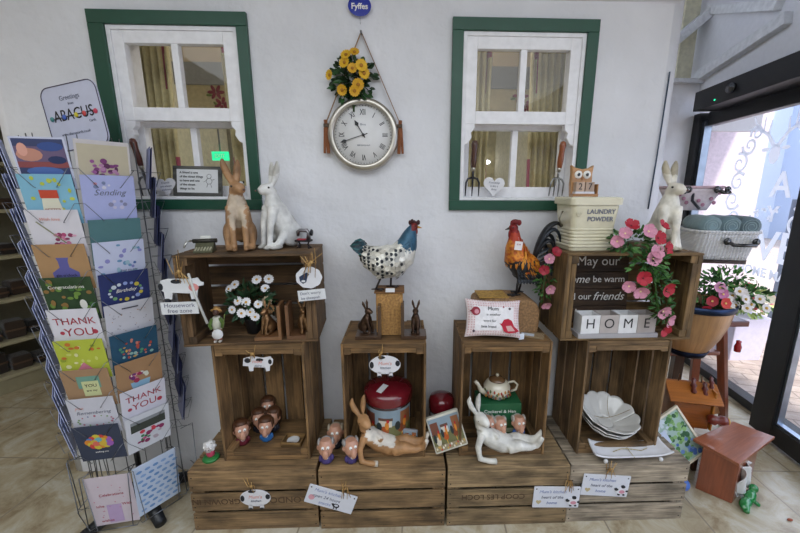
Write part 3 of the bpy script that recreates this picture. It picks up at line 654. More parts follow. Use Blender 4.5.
rooster_print(t, .098, .014, .172)
MB('6a1620').lathe([(.1035, .180), (.1045, .184), (.1045, .216), (.101, .224), (.075, .240), (.035, .247), (.001, .249)], 48).build('lid', 'gloss', t)
m = MB('d9d9d9'); m.box((0, 0, 0), (.026, .05, .0012), T(-.022, -.055, .2455) @ RZ(-.6) @ RX(.22)); m.build('price_sticker', 'plain', t)
t = thing('small_tin', 'small round dark red tin between the two middle crates', 'tin', (.160, -.165, BZ))
t.location = (.157, -.115, BZ)
MB('4a1018').lathe([(.050, 0), (.053, .004), (.053, .12), (.049, .123)], 32).build('drum', 'gloss', t)
MB('6a1620').lathe([(.056, .12), (.057, .124), (.057, .160), (.050, .176), (.025, .187), (.001, .189)], 32).build('lid', 'gloss', t)
rooster_print(t, .053, .01, .115)
# flat square rooster tin leaning at the hare feet
t = thing('square_tin', 'flat square farmyard tin propped at an angle beside the small red tin', 'tin', (.165, -.268, BZ+.0))
Mq = T(0, .0, .108) @ RX(R(-14)) @ RY(R(-17))
MB('c9c6b8').box((0, .011, 0), (.138, .022, .150), Mq).build('case', 'satin', t, bev=.004)
o = rooster_print(t, 1, -.07, .07, flatx=.064); o.matrix_local = Mq
t = thing('printed_packet', 'small packet of farmyard print in front of the big rooster tin', 'packet', (.005, -.222, FZ+.02), R(-12))
MB('8c8f98').box((0, 0, .024), (.085, .014, .048), RX(R(-10))).build('sleeve', 'satin', t, bev=.004); o = rooster_print(t, 1, .004, .044, flatx=.040); o.matrix_local = T(0, -.0075, 0) @ RX(R(-10))

# teapot on green box
t = thing('tea_box', 'green gift box with white printed label under the teapot', 'box', (.405, -.125, FZ))
MB('1f5f3c').box((0, 0, .078), (.185, .11, .155)).build('carton', 'satin', t, bev=.0015)
m = MB('3c5c34'); m.box((0, -.0556, .045), (.178, .0012, .06)); m.color('c7c2a8').box((-.03, -.0564, .052), (.10, .0012, .03)); m.color('a4a78a').box((.02, -.0564, .028), (.12, .0012, .02)); m.build('printed_panel', 'satin', t)
text('Cockerel & Hen', .021, t, T(0, -.0560, .118) @ FACE, 'inkwhite')
tz = FZ+.1555
t = thing('teapot', 'round cream teapot printed with farmyard scene on the green box', 'teapot', (.400, -.125, tz))
PR = [(.030, 0), (.034, .004), (.050, .018), (.060, .040), (.058, .060), (.044, .078), (.034, .083)]
MB('cfc8b4').lathe(PR, 40).build('body', 'ceramic', t)
m = MB('7f5a3a')
for i in range(26):
    a = -pi/2+(-1.3+.1*i); zz = .038+.014*sin(i*2.3); c = ('7a4a2c', '5e6b3c', 'b07a3a', '4d5a60', 'a03a28')[i % 5]; m.color(c); m.ell(((.0590)*cos(a), .0590*sin(a), zz), (.0045, .0045, .008), n=8, m=6)
m.build('printed_scene', 'ceramic', t)
l = MB('6f5236').lathe([(.036, .083), (.034, .089), (.020, .097), (.004, .100)], 32).build('lid', 'ceramic', t); MB('c8c0a8').ell((0, 0, 0), (.008, .008, .008)).build('knob', 'ceramic', l, M=T(0, 0, .106))
MB('cfc8b4').tube([(-.050, -.012, .030), (-.076, -.018, .046), (-.088, -.022, .074), (-.102, -.026, .092)], [.016, .011, .008, .008], 12).build('spout', 'ceramic', t)
MB('cfc8b4').tube([(.048, .0, .068), (.075, .0, .074), (.092, .0, .058), (.086, .0, .034), (.055, .0, .024)], .0052, 10).build('handle', 'ceramic', t)

# scalloped bowls, wrapped
TB = T(.866, -.162, FZ+.010) @ RX(R(13)) @ RY(R(5))
def scallop(label, off, r, h, col='cdccc8'):
    m = MB(col); N = 96
    def f(u, v):
        a = u*2*pi; s = abs(sin(a*6)); q = .030+(r-.030)*(v**.8); q *= 1+.055*v*s; return (q*cos(a), q*sin(a), h*(v**1.3)+.005*v*s-.004*(1-s)*v)
    m.grid(f, N, 10); m._add([f(k/N, 0) for k in range(N)], [tuple(range(N))[::-1]])
    return tag(m.build('scalloped_bowl', 'ceramic', solid=.004, M=TB @ T(0, -.012, off)), label, 'bowl', 'nested scalloped bowls')
scallop('lowest of the three nested scalloped bowls tipped in the right crate', .018, .100, .058)
scallop('middle of the three nested scalloped bowls tipped in the right crate', .036, .108, .060)
scallop('topmost white scalloped bowl, its fluted inside showing', .058, .113, .062)
m = MB('8f7f5c').tube([(-.085, -.03, .065), (-.03, -.02, .045), (.0, -.01, .040), (.04, .0, .045), (.095, .01, .07)], .0012, 6); m.tube([(.0, -.01, .042), (.01, .03, .048), (.03, .08, .075)], .0012, 6)
tag(m.build('twine', 'straw', M=TB @ T(0, -.012, .056)), 'thin twine lying inside the topmost scalloped bowl', 'twine')
t = thing('rectangular_dish', 'long white rectangular serving dish with turned-up ends on small feet', 'dish', (.915, -.290, BZ), R(1)); TD = T(0, 0, .017) @ RX(R(8))
m = MB('d6d6da')
m.grid(lambda u, v: ((u-.5)*.325*(1-.06*v), (v-.5)*.080, .006+.020*(abs(2*u-1)**5)+.008*(abs(2*v-1)**4)), 36, 12); m.build('dish', 'ceramic', t, solid=.006, M=TD)
for s_ in (-1, 1):
    MB('d0d0d2').ell((0, 0, 0), (.009, .008, .010), n=10, m=6).build('foot', 'ceramic', t, M=T(s_*.115, -.040, .009)); MB('d0d0d2').cyl((s_*.115, .03, .0), (s_*.115, .03, .021), .007).build('foot', 'ceramic', t)
m = MB('a89c78').tube([(0, -.045, .014), (.0, 0, .012), (.0, .045, .014)], .0015, 6); m.tube([(-.07, -.01, .013), (-.03, .0, .016), (.0, 0, .015), (.05, -.01, .014), (.08, .0, .016)], .0018, 6); m.build('twine_bow', 'straw', t, M=TD)

# ================================================================== PLANTS, POULTRY, SMALL ORNAMENTS
def orient(p, n, roll=0):
    return T(*p) @ Vector(n).normalized().to_track_quat('Z', 'Y').to_matrix().to_4x4() @ RZ(roll)
def bloom(m, p, n, r, petals, col, centre, cup=.25, w_=.5, cr=.25, dome=.3):
    M = orient(p, n, rnd.uniform(0, 6)); m.color(col); a = []
    for k in range(petals):
        q = RZ(2*pi*k/petals); L = r
        vs = [(0, 0, 0), (r*.35, -r*w_*.45, cup*r*.3), (r*.8, -r*w_*.6, cup*r*.8), (L, 0, cup*r*(.9 if k % 2 else 1.1)), (r*.8, r*w_*.6, cup*r*.8), (r*.35, r*w_*.45, cup*r*.3), (r*.6, 0, cup*r*.45)]
        m._add(vs, [(0, 1, 6), (1, 2, 6), (2, 3, 6), (3, 4, 6), (4, 5, 6), (5, 0, 6)], M @ q, smooth=True)
    if centre: m.color(centre); m.ell((0, 0, r*.08), (r*cr, r*cr, r*cr*dome), n=10, m=6, M=None) if 0 else m._ellM((0, 0, r*.1), (r*cr, r*cr, r*cr*dome+.001), M)
def _ellM(s, c, r, M):
    old = s.M; s.M = old @ M; s.ell(c, r, n=10, m=6); s.M = old
MB._ellM = _ellM
def leaf(m, p, d, n, L, w_, fold=.15):
    M = orient(p, n); d = Vector(d).normalized(); x = d; z = Vector(n).normalized(); y = z.cross(x).normalized() if abs(z.dot(x)) < .98 else Vector((0, 1, 0)).cross(x).normalized(); z = x.cross(y)
    B = Matrix(((x.x, y.x, z.x, p[0]), (x.y, y.y, z.y, p[1]), (x.z, y.z, z.z, p[2]), (0, 0, 0, 1)))
    m._add([(0, 0, 0), (L*.35, -w_/2, fold*w_), (L*.75, -w_*.35, fold*w_*.5), (L, 0, -L*.12), (L*.75, w_*.35, fold*w_*.5), (L*.35, w_/2, fold*w_), (L*.45, 0, 0)], [(0, 1, 6), (1, 2, 6), (2, 3, 6), (3, 4, 6), (4, 5, 6), (5, 0, 6)], B)
def foliage(m, c, r, n, cols, L=.03, w_=.014, g=None):
    g = g or rnd
    for i in range(n):
        v = Vector((g.gauss(0, 1), g.gauss(0, 1), g.gauss(0, 1))).normalized(); q = g.uniform(.35, 1)
        p = Vector(c)+Vector((v.x*r[0], v.y*r[1], v.z*r[2]))*q; m.color(cols[g.randrange(len(cols))]); d = v+Vector((g.uniform(-.6, .6), g.uniform(-.6, .6), g.uniform(-.6, .6)))
        leaf(m, p, d, Vector((g.uniform(-1, 1), g.uniform(-1.2, 0), g.uniform(0, 1))), L*g.uniform(.7, 1.2), w_*g.uniform(.7, 1.2))
def flowers(t, spots, r, petals, cols, centre, **k):
    for i, (p, n) in enumerate(spots):
        m = MB(); bloom(m, (0, 0, 0), n, r*rnd.uniform(.88, 1.1), petals, cols[i % len(cols)], centre, **k); m.build('flower', 'petal', t, M=T(*p))

# daisies in the left upper crate
t = thing('potted_daisies', 'pot of white yellow-eyed daisies with dark leaves inside the upper left crate', 'plant', (-.610, -.165, TZ+.0095))
MB('2b2a2c').lathe([(.032, 0), (.040, .06), (.042, .062), (.040, .064), (.030, .055)], 20).build('pot', 'satin', t)
m = MB(); foliage(m, (-.005, 0, .12), (.085, .055, .075), 150, ('1d3a1e', '25492a', '173018'), .04, .016); m.color('2a4a26')
for a in (-.05, -.02, .02, .05): m.tube([(a*.3, 0, .05), (a, -.01, .12)], .002, 5)
m.build('foliage', 'leaf', t)
sp = [((-.055, -.062, .112), (-.2, -1, .2)), ((-.018, -.068, .100), (0, -1, .1)), ((.014, -.066, .104), (.1, -1, .2)), ((-.005, -.05, .138), (-.1, -1, .5)), ((.040, -.050, .130), (.3, -1, .4)), ((-.038, -.045, .142), (-.3, -1, .6)), ((.030, -.064, .084), (.2, -1, 0)),
      ((-.085, -.01, .180), (-.5, -1, .6)), ((-.065, .0, .195), (-.3, -1, .8)), ((.022, .0, .215), (0, -1, .8)), ((.052, .0, .180), (.3, -1, .5)), ((.065, .01, .215), (.4, -1, .6))]
flowers(t, sp, .019, 12, ('dcdce0', 'e6e6ea'), 'c99a2e', cup=.05, w_=.36)
m = MB(); t2 = thing('faded_flower_sprig', 'sprig of faded orange and cream flowers right of the daisies', 'flowers', (-.540, -.150, TZ+.0095))
MB('3c3a2a').tube([(0, 0, 0), (.004, -.008, .07), (.0, -.02, .11)], .0025, 6).build('stem', 'leaf', t2); MB('2a2420').lathe([(.016, 0), (.018, .03), (.012, .034)], 14).build('pot', 'satin', t2)
flowers(t2, [((0, -.03, .10), (0, -1, .1)), ((-.01, -.03, .13), (0, -1, .4)), ((.005, -.035, .055), (0, -1, 0)), ((-.025, -.03, .075), (-.3, -1, 0))], .022, 10, ('b98a5a', 'c9b79a', 'a8a49c'), '8c5a24', cup=.1, w_=.38)

# hare bookends, bronze on L-shaped wooden stands
def bookend(label, x, y, z, rz, side, view, small=1.0, col='5b4a38', wood='4a3526'):
    """upright on local +x*side, hare in front of it"""
    t = thing('hare_bookend', label, 'bookend', (x, y, z), rz)
    MB(wood).box((0, 0, .007), (.10, .075, .014)).build('base', 'varnish', t, bev=.001)
    MB(wood).box((side*.044, 0, .075), (.012, .075, .122)).build('upright', 'varnish', t, bev=.001)
    m = MB(col); Q = T(-side*.008, 0, .014) @ RZ(view)
    m.ell((0, .018, .026), (.020, .026, .026), M=None) if 0 else None
    m.M = Q
    m.ell((0, .016, .026), (.020, .026, .024)); m.tube([(0, .016, .030), (0, .0, .060), (0, -.008, .080)], [.020, .017, .011], 10)
    m.tube([(0, .0, .086), (0, -.012, .094), (0, -.028, .088)], [.011, .013, .006], 10)
    for s in (-1, 1):
        m.tube([(s*.005, .0, .100), (s*.012, .006, .122), (s*.014, .008, .136)], [.004, .006, .002], 8); m.tube([(s*.009, -.006, .066), (s*.009, -.018, .03), (s*.009, -.022, .003)], [.009, .006, .005], 8); m.ell((s*.014, -.008, .006), (.006, .018, .005))
    m.blob('hare', 'bronze', t, .003, 2); return t
bookend('bronze hare bookend left of the tan block under the speckled hen', -.148, -.205, TZ, 0, 1, R(60), col='4e3c30')
bookend('bronze hare bookend right of the tan block, facing the shop', .030, -.205, TZ, 0, -1, R(-5), col='4e3c30')
bookend('hare bookend left of the pair inside the upper left crate', -.528, -.225, TZ+.0095, R(5), 1, R(-30), col='8a6a4a', wood='7a5638')
bookend('hare bookend right of the pair inside the upper left crate', -.410, -.215, TZ+.0095, R(5), -1, R(20), col='8a6a4a', wood='6b4a32')

# tan carton block under the hen
t = thing('cardboard_block', 'tan wrapped block standing between the two bronze bookends under the hen', 'block', (-.066, -.150, TZ))
MB('a57c48').box((0, 0, .088), (.105, .10, .176)).build('body', 'straw', t, bev=.003)
MB('8a5f34').box((0, 0, .179), (.118, .11, .006)).build('top_board', 'wood', t, bev=.001)
HZ = TZ+.182

# speckled hen
t = thing('speckled_hen', 'black-spotted white metal hen with blue neck and tail, facing right', 'ornament', (-.075, -.150, HZ)); m = MB('d8d6cc')
m.tube([(-.088, 0, .150), (-.060, 0, .132), (-.020, 0, .112), (.030, 0, .118), (.062, 0, .142), (.082, 0, .185), (.092, 0, .222), (.100, 0, .244)], [.024, .045, .066, .066, .056, .040, .028, .018], 18)
m.tube([(-.070, 0, .140), (-.095, 0, .165), (-.106, 0, .192)], [.040, .034, .024], 12, flat_=.6)
m.ell((.106, 0, .250), (.018, .015, .016))
def henp(co, n):
    j = .012*noise.noise(co*70)
    if co.x > .095 and co.z > .236: return '6a1c18'
    if co.z+j*2 > .160+max(0, (.075-co.x))*.9 and co.x > .02: return '2f5870'
    if co.x+j < -.078 and co.z > .14: return '25424e'
    return 'd8d6cc'
hen = m.blob('body', 'rust', t, .0042, 3, henp)
f = MB('e0ddd2')                                    # overlapping sheet-metal feathers, each with a dark spot
hs = random.Random(3)
for row in range(10):
    for k in range(22):
        u = -pi/2+k*2*pi/22+(row % 2)*.14; xx = .070-row*.0175; cz = .118+max(0, xx-.02)*.5+max(0, -xx-.04)*.5
        ok, hp, n, _i = hen.ray_cast(Vector((xx, .3*cos(u), cz+.3*sin(u))), Vector((0, -cos(u), -sin(u))))
        if not ok or hp.z > .168 or (hp.x < -.082 and hp.z > .145): continue
        p = hp
        x = Vector((-1, 0, -.25)); x = (x-n*x.dot(n)).normalized(); y = n.cross(x); B = Matrix(((x.x, y.x, n.x, p.x+n.x*.0028), (x.y, y.y, n.y, p.y+n.y*.0028), (x.z, y.z, n.z, p.z+n.z*.0028), (0, 0, 0, 1)))
        f.color(('e4e1d6', 'cac6ba', 'b4b2aa', 'dcd8cc')[hs.randrange(3)]); L = .027; W = .021
        f._add([(0, -W*.4, 0), (0, W*.4, 0), (L*.6, W*.5, .002), (L, 0, .0045), (L*.6, -W*.5, .002)], [(0, 4, 3, 2, 1)], B)
        if hs.random() < .5:
            f.color('23282e'); f._add([(L*.62+.0072*cos(2*pi*i/8), .0072*sin(2*pi*i/8), .0032) for i in range(8)], [tuple(range(8))], B)
f.build('feathers', 'rust', t, solid=.0006)
f = MB('2f5870')
for row in range(3):
    for k in range(16):
        a = 2*pi*k/16+.2*row; d = Vector((cos(a)*.75, sin(a), cos(a)*.5)); c0 = Vector((.078-.008*row, 0, .190-.018*row)); ok, hp, n, _i = hen.ray_cast(c0+d*.2, -d)
        if not ok or hp.x < .045: continue
        f.color(('2f5870', '274a60', '3c6a82')[k % 3] if row < 2 else ('2f5870', 'd0cfc6')[k % 2]); leaf(f, hp+n*.0015, (-.5, 0, -.85), n, .036, .014)
f.build('hackle', 'rust', t, solid=.0008); f = MB()
for k in range(12): f.color(('1f3c48', '2c5a5e', '223038')[k % 3]); leaf(f, (-.080-.004*(k % 4), (-1)**k*.026, .140+.010*(k//2)), (-1, (-1)**k*.05, .95-.11*k), (0, (-1)**k, .2), .052, .026)
f.build('tail_feathers', 'rust', t, solid=.0008)
c = MB('3a1614')
for k in range(5): c.ell((.092+.008*k, 0, .266+.004*sin(k*1.6)), (.007, .003, .010), n=10, m=6)
c.build('comb', 'rust', t); MB('8a2418').ell((.116, 0, .232), (.006, .005, .013)).build('wattle', 'rust', t); MB('c08a3a').cyl((.120, 0, .249), (.138, 0, .245), .006, .001).build('beak', 'satin', t); eyes(t, [(.112, -.013, .254), (.112, .013, .254)], .003)
for (a, b_) in (((-.02, -.02, .06), (-.045, -.022, .004)), ((.015, .02, .055), (.012, .022, .004))):
    l = MB('3a3230').cyl(a, b_, .0045, .004, 8); 
    for d in ((.03, .010), (.034, -.004), (.026, -.018), (-.018, 0)): l.tube([(b_[0], b_[1], .004), (b_[0]+d[0], b_[1]+d[1], .003)], [.004, .002], 6)
    l.build('leg', 'rust', t)
tag(MB('dcdcdc').box((0, 0, 0), (.036, .022, .001), RY(0) @ RX(.5)).build('price_tag', 'plain', M=T(-.062, -.1985, HZ+.006)), 'small white paper tag at the feet of the speckled hen', 'tag')

# sawn log block under the rooster
t = thing('bark_log', 'round-topped brown coir block under the rooster, behind the cushion', 'block', (.408, -.125, TZ)); m = MB('8a6a48')
P = [(-.128, 0), (.128, 0), (.134, .05), (.132, .10), (.118, .130), (.085, .145), (.0, .150), (-.09, .146), (-.124, .134), (-.130, .08)]
m.prism(P, .15, T(0, .075, 0) @ FACE); m.build('body', 'straw', t, bev=.012); m = MB('a5803c'); m.box((-.055, -.01, .1515), (.12, .11, .004)); m.build('top_patch', 'straw', t, bev=.001)
RZ_ = TZ+.150

# rooster
t = thing('painted_rooster', 'painted metal rooster with orange hackles and black arching tail, facing left', 'ornament', (.478, -.130, RZ_)); m = MB('2a2a30')
m.tube([(.055, 0, .150), (.030, 0, .125), (-.005, 0, .125), (-.030, 0, .155), (-.040, 0, .200), (-.038, 0, .240), (-.040, 0, .262)], [.030, .050, .056, .050, .034, .023, .018], 18)
m.ell((-.046, 0, .275), (.020, .016, .018))
def rp(co, n):
    j = .015*noise.noise(co*60)
    if co.z > .258: return '7c1c1a'
    if co.z+j > .225: return 'a83a22'
    if co.z+j*1.5 > .150-.25*abs(co.x+.01): return 'c47a24' if noise.noise(co*90) > -.1 else 'a8521e'
    return '26282e'
m.blob('body', 'rust', t, .0042, 3, rp)
f = MB()
for row in range(8):
    for k in range(16):
        a = 2*pi*k/16+row*.2; h_ = .245-row*.014; r_ = .020+row*.0052; cx = -.038+row*.0045; col = ('a83a22', 'b8501f', 'c8741f', 'd08a2a', 'c47a24')[min(4, row//2+hs.randrange(2))]
        f.color(col); leaf(f, (cx+r_*cos(a), r_*sin(a)*.92, h_), (.25*cos(a), .25*sin(a), -1), (cos(a), sin(a), .2), .034, .011)
f.build('hackles', 'rust', t, solid=.0006)
for sd2 in (1, -1):
  f = MB()
  for k in [q for q in range(40) if (-1)**q == sd2]:
    a = k*2.4; row = k//8; u = -.02+.018*row; s_ = (-1)**k
    f.color(('c47a24', 'd08a2a', 'a8521e', '3a3030')[(k//5) % 4]); leaf(f, (u+.0, s_*(.050-.004*abs(row-2)), .150-.012*(k % 5)), (.6, 0, -.8), (0, s_, .1), .040, .014)
  for k in [q for q in range(46) if (-1)**q == sd2]: s_ = (-1)**k; f.color(('1f2228', '2b3036', '3a3f46')[k % 3]); leaf(f, (-.035+.0042*(k//2), s_*(.044+.004*sin(k)), .128-.010*(k % 6)), (.5, 0, -.9), (0, s_, 0), .032, .014)
  f.build('wing_feathers', 'rust', t, solid=.0006)
tl = MB()
for i, (ex, ez, r_) in enumerate(((.150, .262, .0095), (.135, .235, .009), (.120, .210, .009), (.108, .190, .008), (.098, .168, .008))):
    s_ = (-1)**i*.006*i; mid = (ex*.72, s_, ez+.052-.006*i); tl.color(('1c1f24', '2a3038', '23272e')[i % 3]); pts = []
    A, B_, C_, D_ = Vector((.045, s_*.4, .150)), Vector((.070, s_, ez+.045)), Vector((ex, s_, ez+.070)), Vector((ex+.012, s_, ez-.015))
    for q in range(15): u = q/14; pts.append(tuple(A*(1-u)**3+B_*3*u*(1-u)**2+C_*3*u*u*(1-u)+D_*u**3))
    tl.tube(pts, [r_*1.6*(.5+.9*sin(pi*min(1, .15+q/16))) for q in range(15)], 8, flat_=.45)
tl.build('tail', 'rust', t)
f = MB('2b3036')
for k in range(14): s_ = (-1)**k; f.color(('1f2228', '33383e')[k % 2]); leaf(f, (.050+.004*k, s_*.014, .175-.006*k), (.7, s_*.1, .5-.07*k), (0, s_, .2), .055, .014)
f.build('tail_coverts', 'rust', t, solid=.0008)
c = MB('6a1414'); c.ell((-.040, 0, .298), (.020, .006, .012)); c.ell((-.024, 0, .296), (.010, .005, .012)); c.ell((-.054, 0, .292), (.007, .005, .008)); c.build('comb', 'rust', t)
MB('7c1c1a').ell((-.060, 0, .250), (.006, .006, .018)).build('wattle', 'rust', t); MB('3a3026').cyl((-.062, 0, .274), (-.080, 0, .268), .006, .001).build('beak', 'satin', t); eyes(t, [(-.052, -.015, .279), (-.052, .015, .279)], .003)
for (a, b_) in (((-.018, -.02, .085), (-.026, -.022, .004)), ((.012, .02, .085), (.0, .024, .004))):
    l = MB('2c2a2c').cyl(a, b_, .006, .0045, 8); l.ell((a[0], a[1], a[2]), (.014, .012, .02))
    for d in ((-.034, .010), (-.036, -.006), (-.024, -.020), (.02, 0)): l.tube([(b_[0], b_[1], .004), (b_[0]+d[0], b_[1]+d[1], .003)], [.005, .002], 6)
    l.build('leg', 'rust', t)
tg = tag(MB('e2dcdc').box((0, 0, 0), (.030, .001, .034)).build('price_tag', 'plain', M=T(.438, -.190, RZ_+.212) @ RY(R(6))), 'white price tag hanging on the chest of the rooster', 'tag')
text('9.99', .009, tg, T(0, -.0006, .004) @ FACE, 'inkred'); MB('9a9a9a').tube([(0, 0, .017), (.004, .03, .03)], .0006, 5).build('string', 'matte', tg)

# cushion and packets in front
t = thing('slogan_cushion', 'small white cushion with pink dotted border and red bird, reading Mum', 'cushion', (.338, -.235, TZ+.004), R(2)); Mc = T(0, 0, .078) @ RX(R(-20)) @ RY(R(3))
def cush(sg):
    def f(u, v):
        x = 2*u-1; z = 2*v-1; e = (1-x**4)*(1-z**4); k = 1-.05*(1-abs(x)) * 0; return (x*.110*(1-.07*(1-z*z)), sg*(.004+.026*max(0, e)**.6), z*.074*(1-.10*(1-x*x)))
    return f
m = MB('d8c2c4')
def cc(u, v): return 'e4e2e4' if .13 < u < .87 and .15 < v < .85 else ('c9a0a4' if (int(u*44) % 2 and int(v*30) % 2) else 'dccfd0')
m.grid(cush(-1), 44, 30, cfn=cc); m.grid(lambda u, v: cush(1)(1-u, v), 20, 14); m.build('cover', 'fabric', t, M=Mc)
Y0 = -.0315
for s_, sz, zz, xx in (('Mum', .021, .036, -.005), ('is another', .0135, .014, -.004), ('word for', .0135, -.010, -.018), ('best friend', .0135, -.032, -.022)): text(s_, sz, t, Mc @ T(xx, Y0+.0008-abs(zz)*.0, zz) @ FACE, 'ink')
m = MB('8c2838'); m.prism([(x, z) for x, z in circ(.017, 20)], .0015, FACE); m.prism([(-.016, .004), (-.026, .0), (-.015, -.004)], .0015, FACE); m.color('c98f98'); m.prism(circ(.009, 14, .003, -.002), .0022, FACE); m.build('small_bird', 'fabric', t, M=Mc @ T(-.072, -.0275, .026))
m = MB('b01c34'); m.prism([(-.028, .010), (-.018, .026), (-.002, .030), (.012, .022), (.020, .002), (.040, -.016), (.026, -.022), (.0, -.026), (-.020, -.018), (-.026, .0), (-.036, .012)], .0015, FACE); m.color('c9a09c'); m.prism([(-.012, .002), (.008, .004), (.024, -.016), (-.004, -.018)], .0022, FACE); m.build('large_bird', 'fabric', t, M=Mc @ T(.055, -.0305, -.030))
m = MB('8c2838'); m.prism(circ(.0035, 10, .036, .044), .0015, FACE); m.color('3a2030'); m.prism(circ(.005, 10, .060, .038), .0015, FACE); m.prism(circ(.005, 10, -.080, -.050), .0015, FACE); m.build('button_dots', 'satin', t, M=Mc @ T(0, -.0265, 0))
tag(MB('dde4ee').box((0, 0, .012), (.022, .0012, .024)).build('cushion_label', 'plain', M=T(.452, -.252, TZ) @ RZ(.2)), 'small white label standing at the right corner of the cushion', 'tag')
t = thing('cellophane_packet', 'clear packet with kraft card lying right of the cushion', 'packet', (.500, -.215, TZ), R(-22))
MB('8f7a5c').box((0, 0, .004), (.105, .055, .006)).build('card', 'plain', t); MB('b9c0c8').box((-.01, -.01, .0078), (.05, .025, .0012)).build('label', 'plain', t); MB().grid(lambda u, v: ((u-.5)*.115, (v-.5)*.062, .010+.004*sin(u*19+v*9)), 20, 8).build('wrapper', 'film', t)

# frog lady with hat
t = thing('straw_hat_doll', 'little brown-faced doll in a green jacket and straw hat holding a round tag', 'figurine', (-.708, -.262, TZ+.0095), R(8)); m = MB('c8c8b8')
m.tube([(0, 0, .045), (0, 0, .070), (0, -.002, .098)], [.015, .018, .012], 10); m.build('jacket', 'fabric', t); t.children[0].data.name = 'jacket'
m = MB('4f6a26'); m.tube([(-.013, -.004, .092), (-.022, -.012, .070), (-.014, -.020, .055)], [.007, .007, .005], 8); m.build('sleeve', 'fabric', t); m = MB('4f6a26'); m.tube([(.013, -.004, .092), (.024, -.012, .074), (.022, -.02, .060)], [.007, .007, .005], 8); m.build('sleeve', 'fabric', t)
for s_ in (-1, 1): m = MB('a8502c'); m.tube([(s_*.007, -.002, .048), (s_*.009, -.012, .026), (s_*.008, -.006, .006)], [.0085, .0075, .006], 8); m.color('d0c8bc'); m.ell((s_*.008, -.012, .005), (.006, .011, .005)); m.build('leg', 'fabric', t)
m = MB('4a3024').ell((0, -.002, .115), (.011, .011, .013)); m.ell((0, -.012, .112), (.006, .006, .005)); m.build('head', 'satin', t); m = MB('c89a5c').lathe([(.001, .018), (.012, .016), (.013, .006), (.019, .004), (.020, .002), (.010, .0)], 18); m.build('hat', 'straw', t, M=T(0, .004, .116) @ RX(R(-38)))
MB('d8d8d8').lathe([(.001, 0), (.019, 0), (.019, .003), (.001, .003)], 20).build('round_tag', 'plain', t, M=T(.008, -.028, .038) @ RX(R(80)))
MB('6a7a3c').cyl((.022, -.022, .045), (.040, -.030, .115), .0016, n=6).build('stick', 'straw', t)

# typewriter and sewing machine miniatures
t = thing('miniature_typewriter', 'miniature olive metal typewriter at the left end of the daisy crate top', 'ornament', (-.742, -.225, TOP), R(14)); m = MB('5a5a44')
m.prism([(-.030, 0), (.030, 0), (.030, .030), (.010, .034), (-.008, .016), (-.030, .010)], .062, T(-.031, 0, 0) @ RZ(pi/2) @ FACE @ T(0, 0, 0)); m.build('body', 'rust', t, bev=.002)
MB('3a3830').cyl((-.040, .016, .040), (.040, .016, .040), .008, n=14).build('platen', 'rust', t)
MB('d8d8d0').box((0, .014, .050), (.034, .002, .026), RX(R(-15))).build('paper', 'plain', t)
m = MB('a9a68c')
for i in range(3):
    for j in range(6): m.cyl((-.024+.0095*j, -.026+.009*i, .009+.003*i), (-.024+.0095*j, -.026+.009*i, .014+.003*i), .0033, n=8)
m.build('keys', 'satin', t); MB('c8c8c0').tube([(-.040, .016, .042), (-.056, .006, .040), (-.064, -.01, .020)], .0035, 6).build('return_lever', 'metal', t)
t = thing('miniature_sewing_machine', 'miniature black sewing machine with red cloth beside the white hare', 'ornament', (-.405, -.130, TOP), R(-8)); m = MB('2a2226')
m.box((0, 0, .030), (.060, .034, .007)); m.build('table', 'rust', t)
for s_ in (-1, 1):
    m = MB('2a2226'); m.tube([(s_*.024, -.012, .0), (s_*.016, 0, .014), (s_*.024, .012, .0)], .003, 6); m.tube([(s_*.016, 0, .014), (s_*.022, 0, .028)], .003, 6); m.build('leg', 'rust', t)
m = MB('8e8c90'); m.tube([(.020, 0, .034), (.022, 0, .060), (.016, 0, .070), (-.014, 0, .070), (-.022, 0, .064), (-.022, 0, .048)], [.009, .007, .008, .007, .008, .005], 10); m.build('machine_head', 'metal', t)
MB('1c1c20').lathe([(.003, -.003), (.013, -.002), (.013, .002), (.003, .003)], 18).build('hand_wheel', 'rust', t, M=T(.034, 0, .062) @ RY(pi/2))
MB('a02c38').box((-.002, -.012, .0365), (.034, .016, .006)).build('red_cloth', 'fabric', t, bev=.002)

# ================================================================== RIGHT UPPER CRATE
t = thing('storage_tin', 'cream ribbed laundry powder tin on top of the right upper crate', 'tin', (.712, -.150, TOP), R(2)); m = MB('d3cdb2')
prof = [(.086, .0), (.086, .004)]
def sq(w_, d): return rrect(w_, d, .018, 4)
def stack(m, levels):
    n = len(levels[0][1]); vs = []; 
    for z_, P in levels: vs += [(x, y_, z_) for x, y_ in P]
    fs = [(i*n+k, i*n+(k+1) % n, (i+1)*n+(k+1) % n, (i+1)*n+k) for i in range(len(levels)-1) for k in range(n)]+[tuple(range(n))[::-1], tuple((len(levels)-1)*n+k for k in range(n))]
    m._add(vs, fs, smooth=False)
lv = [(0, sq(.166, .130)), (.003, sq(.170, .134))]
for i in range(6): z_ = .012+i*.013; lv += [(z_, sq(.171, .135)), (z_+.004, sq(.176, .140)), (z_+.008, sq(.176, .140)), (z_+.012, sq(.171, .135))]
lv += [(.095, sq(.172, .136)), (.170, sq(.186, .150)), (.176, sq(.186, .150))]
stack(m, lv); m.build('drum', 'gloss', t)
m = MB('dad4ba'); stack(m, [(.176, sq(.202, .164)), (.198, sq(.204, .166)), (.203, sq(.198, .160)), (.206, sq(.17, .13))]); m.build('lid', 'gloss', t)
text('LAUNDRY', .024, t, T(.018, -.0748, .150) @ RX(R(5)) @ FACE, 'inkgrey', bold=.0004); text('POWDER', .024, t, T(.018, -.0722, .122) @ RX(R(5)) @ FACE, 'inkgrey', bold=.0004)
m = MB('b9b298'); m.prism(heart(.020), .0015, FACE); m.build('heart_cutout', 'satin', t, M=T(-.068, -.0750, .140))
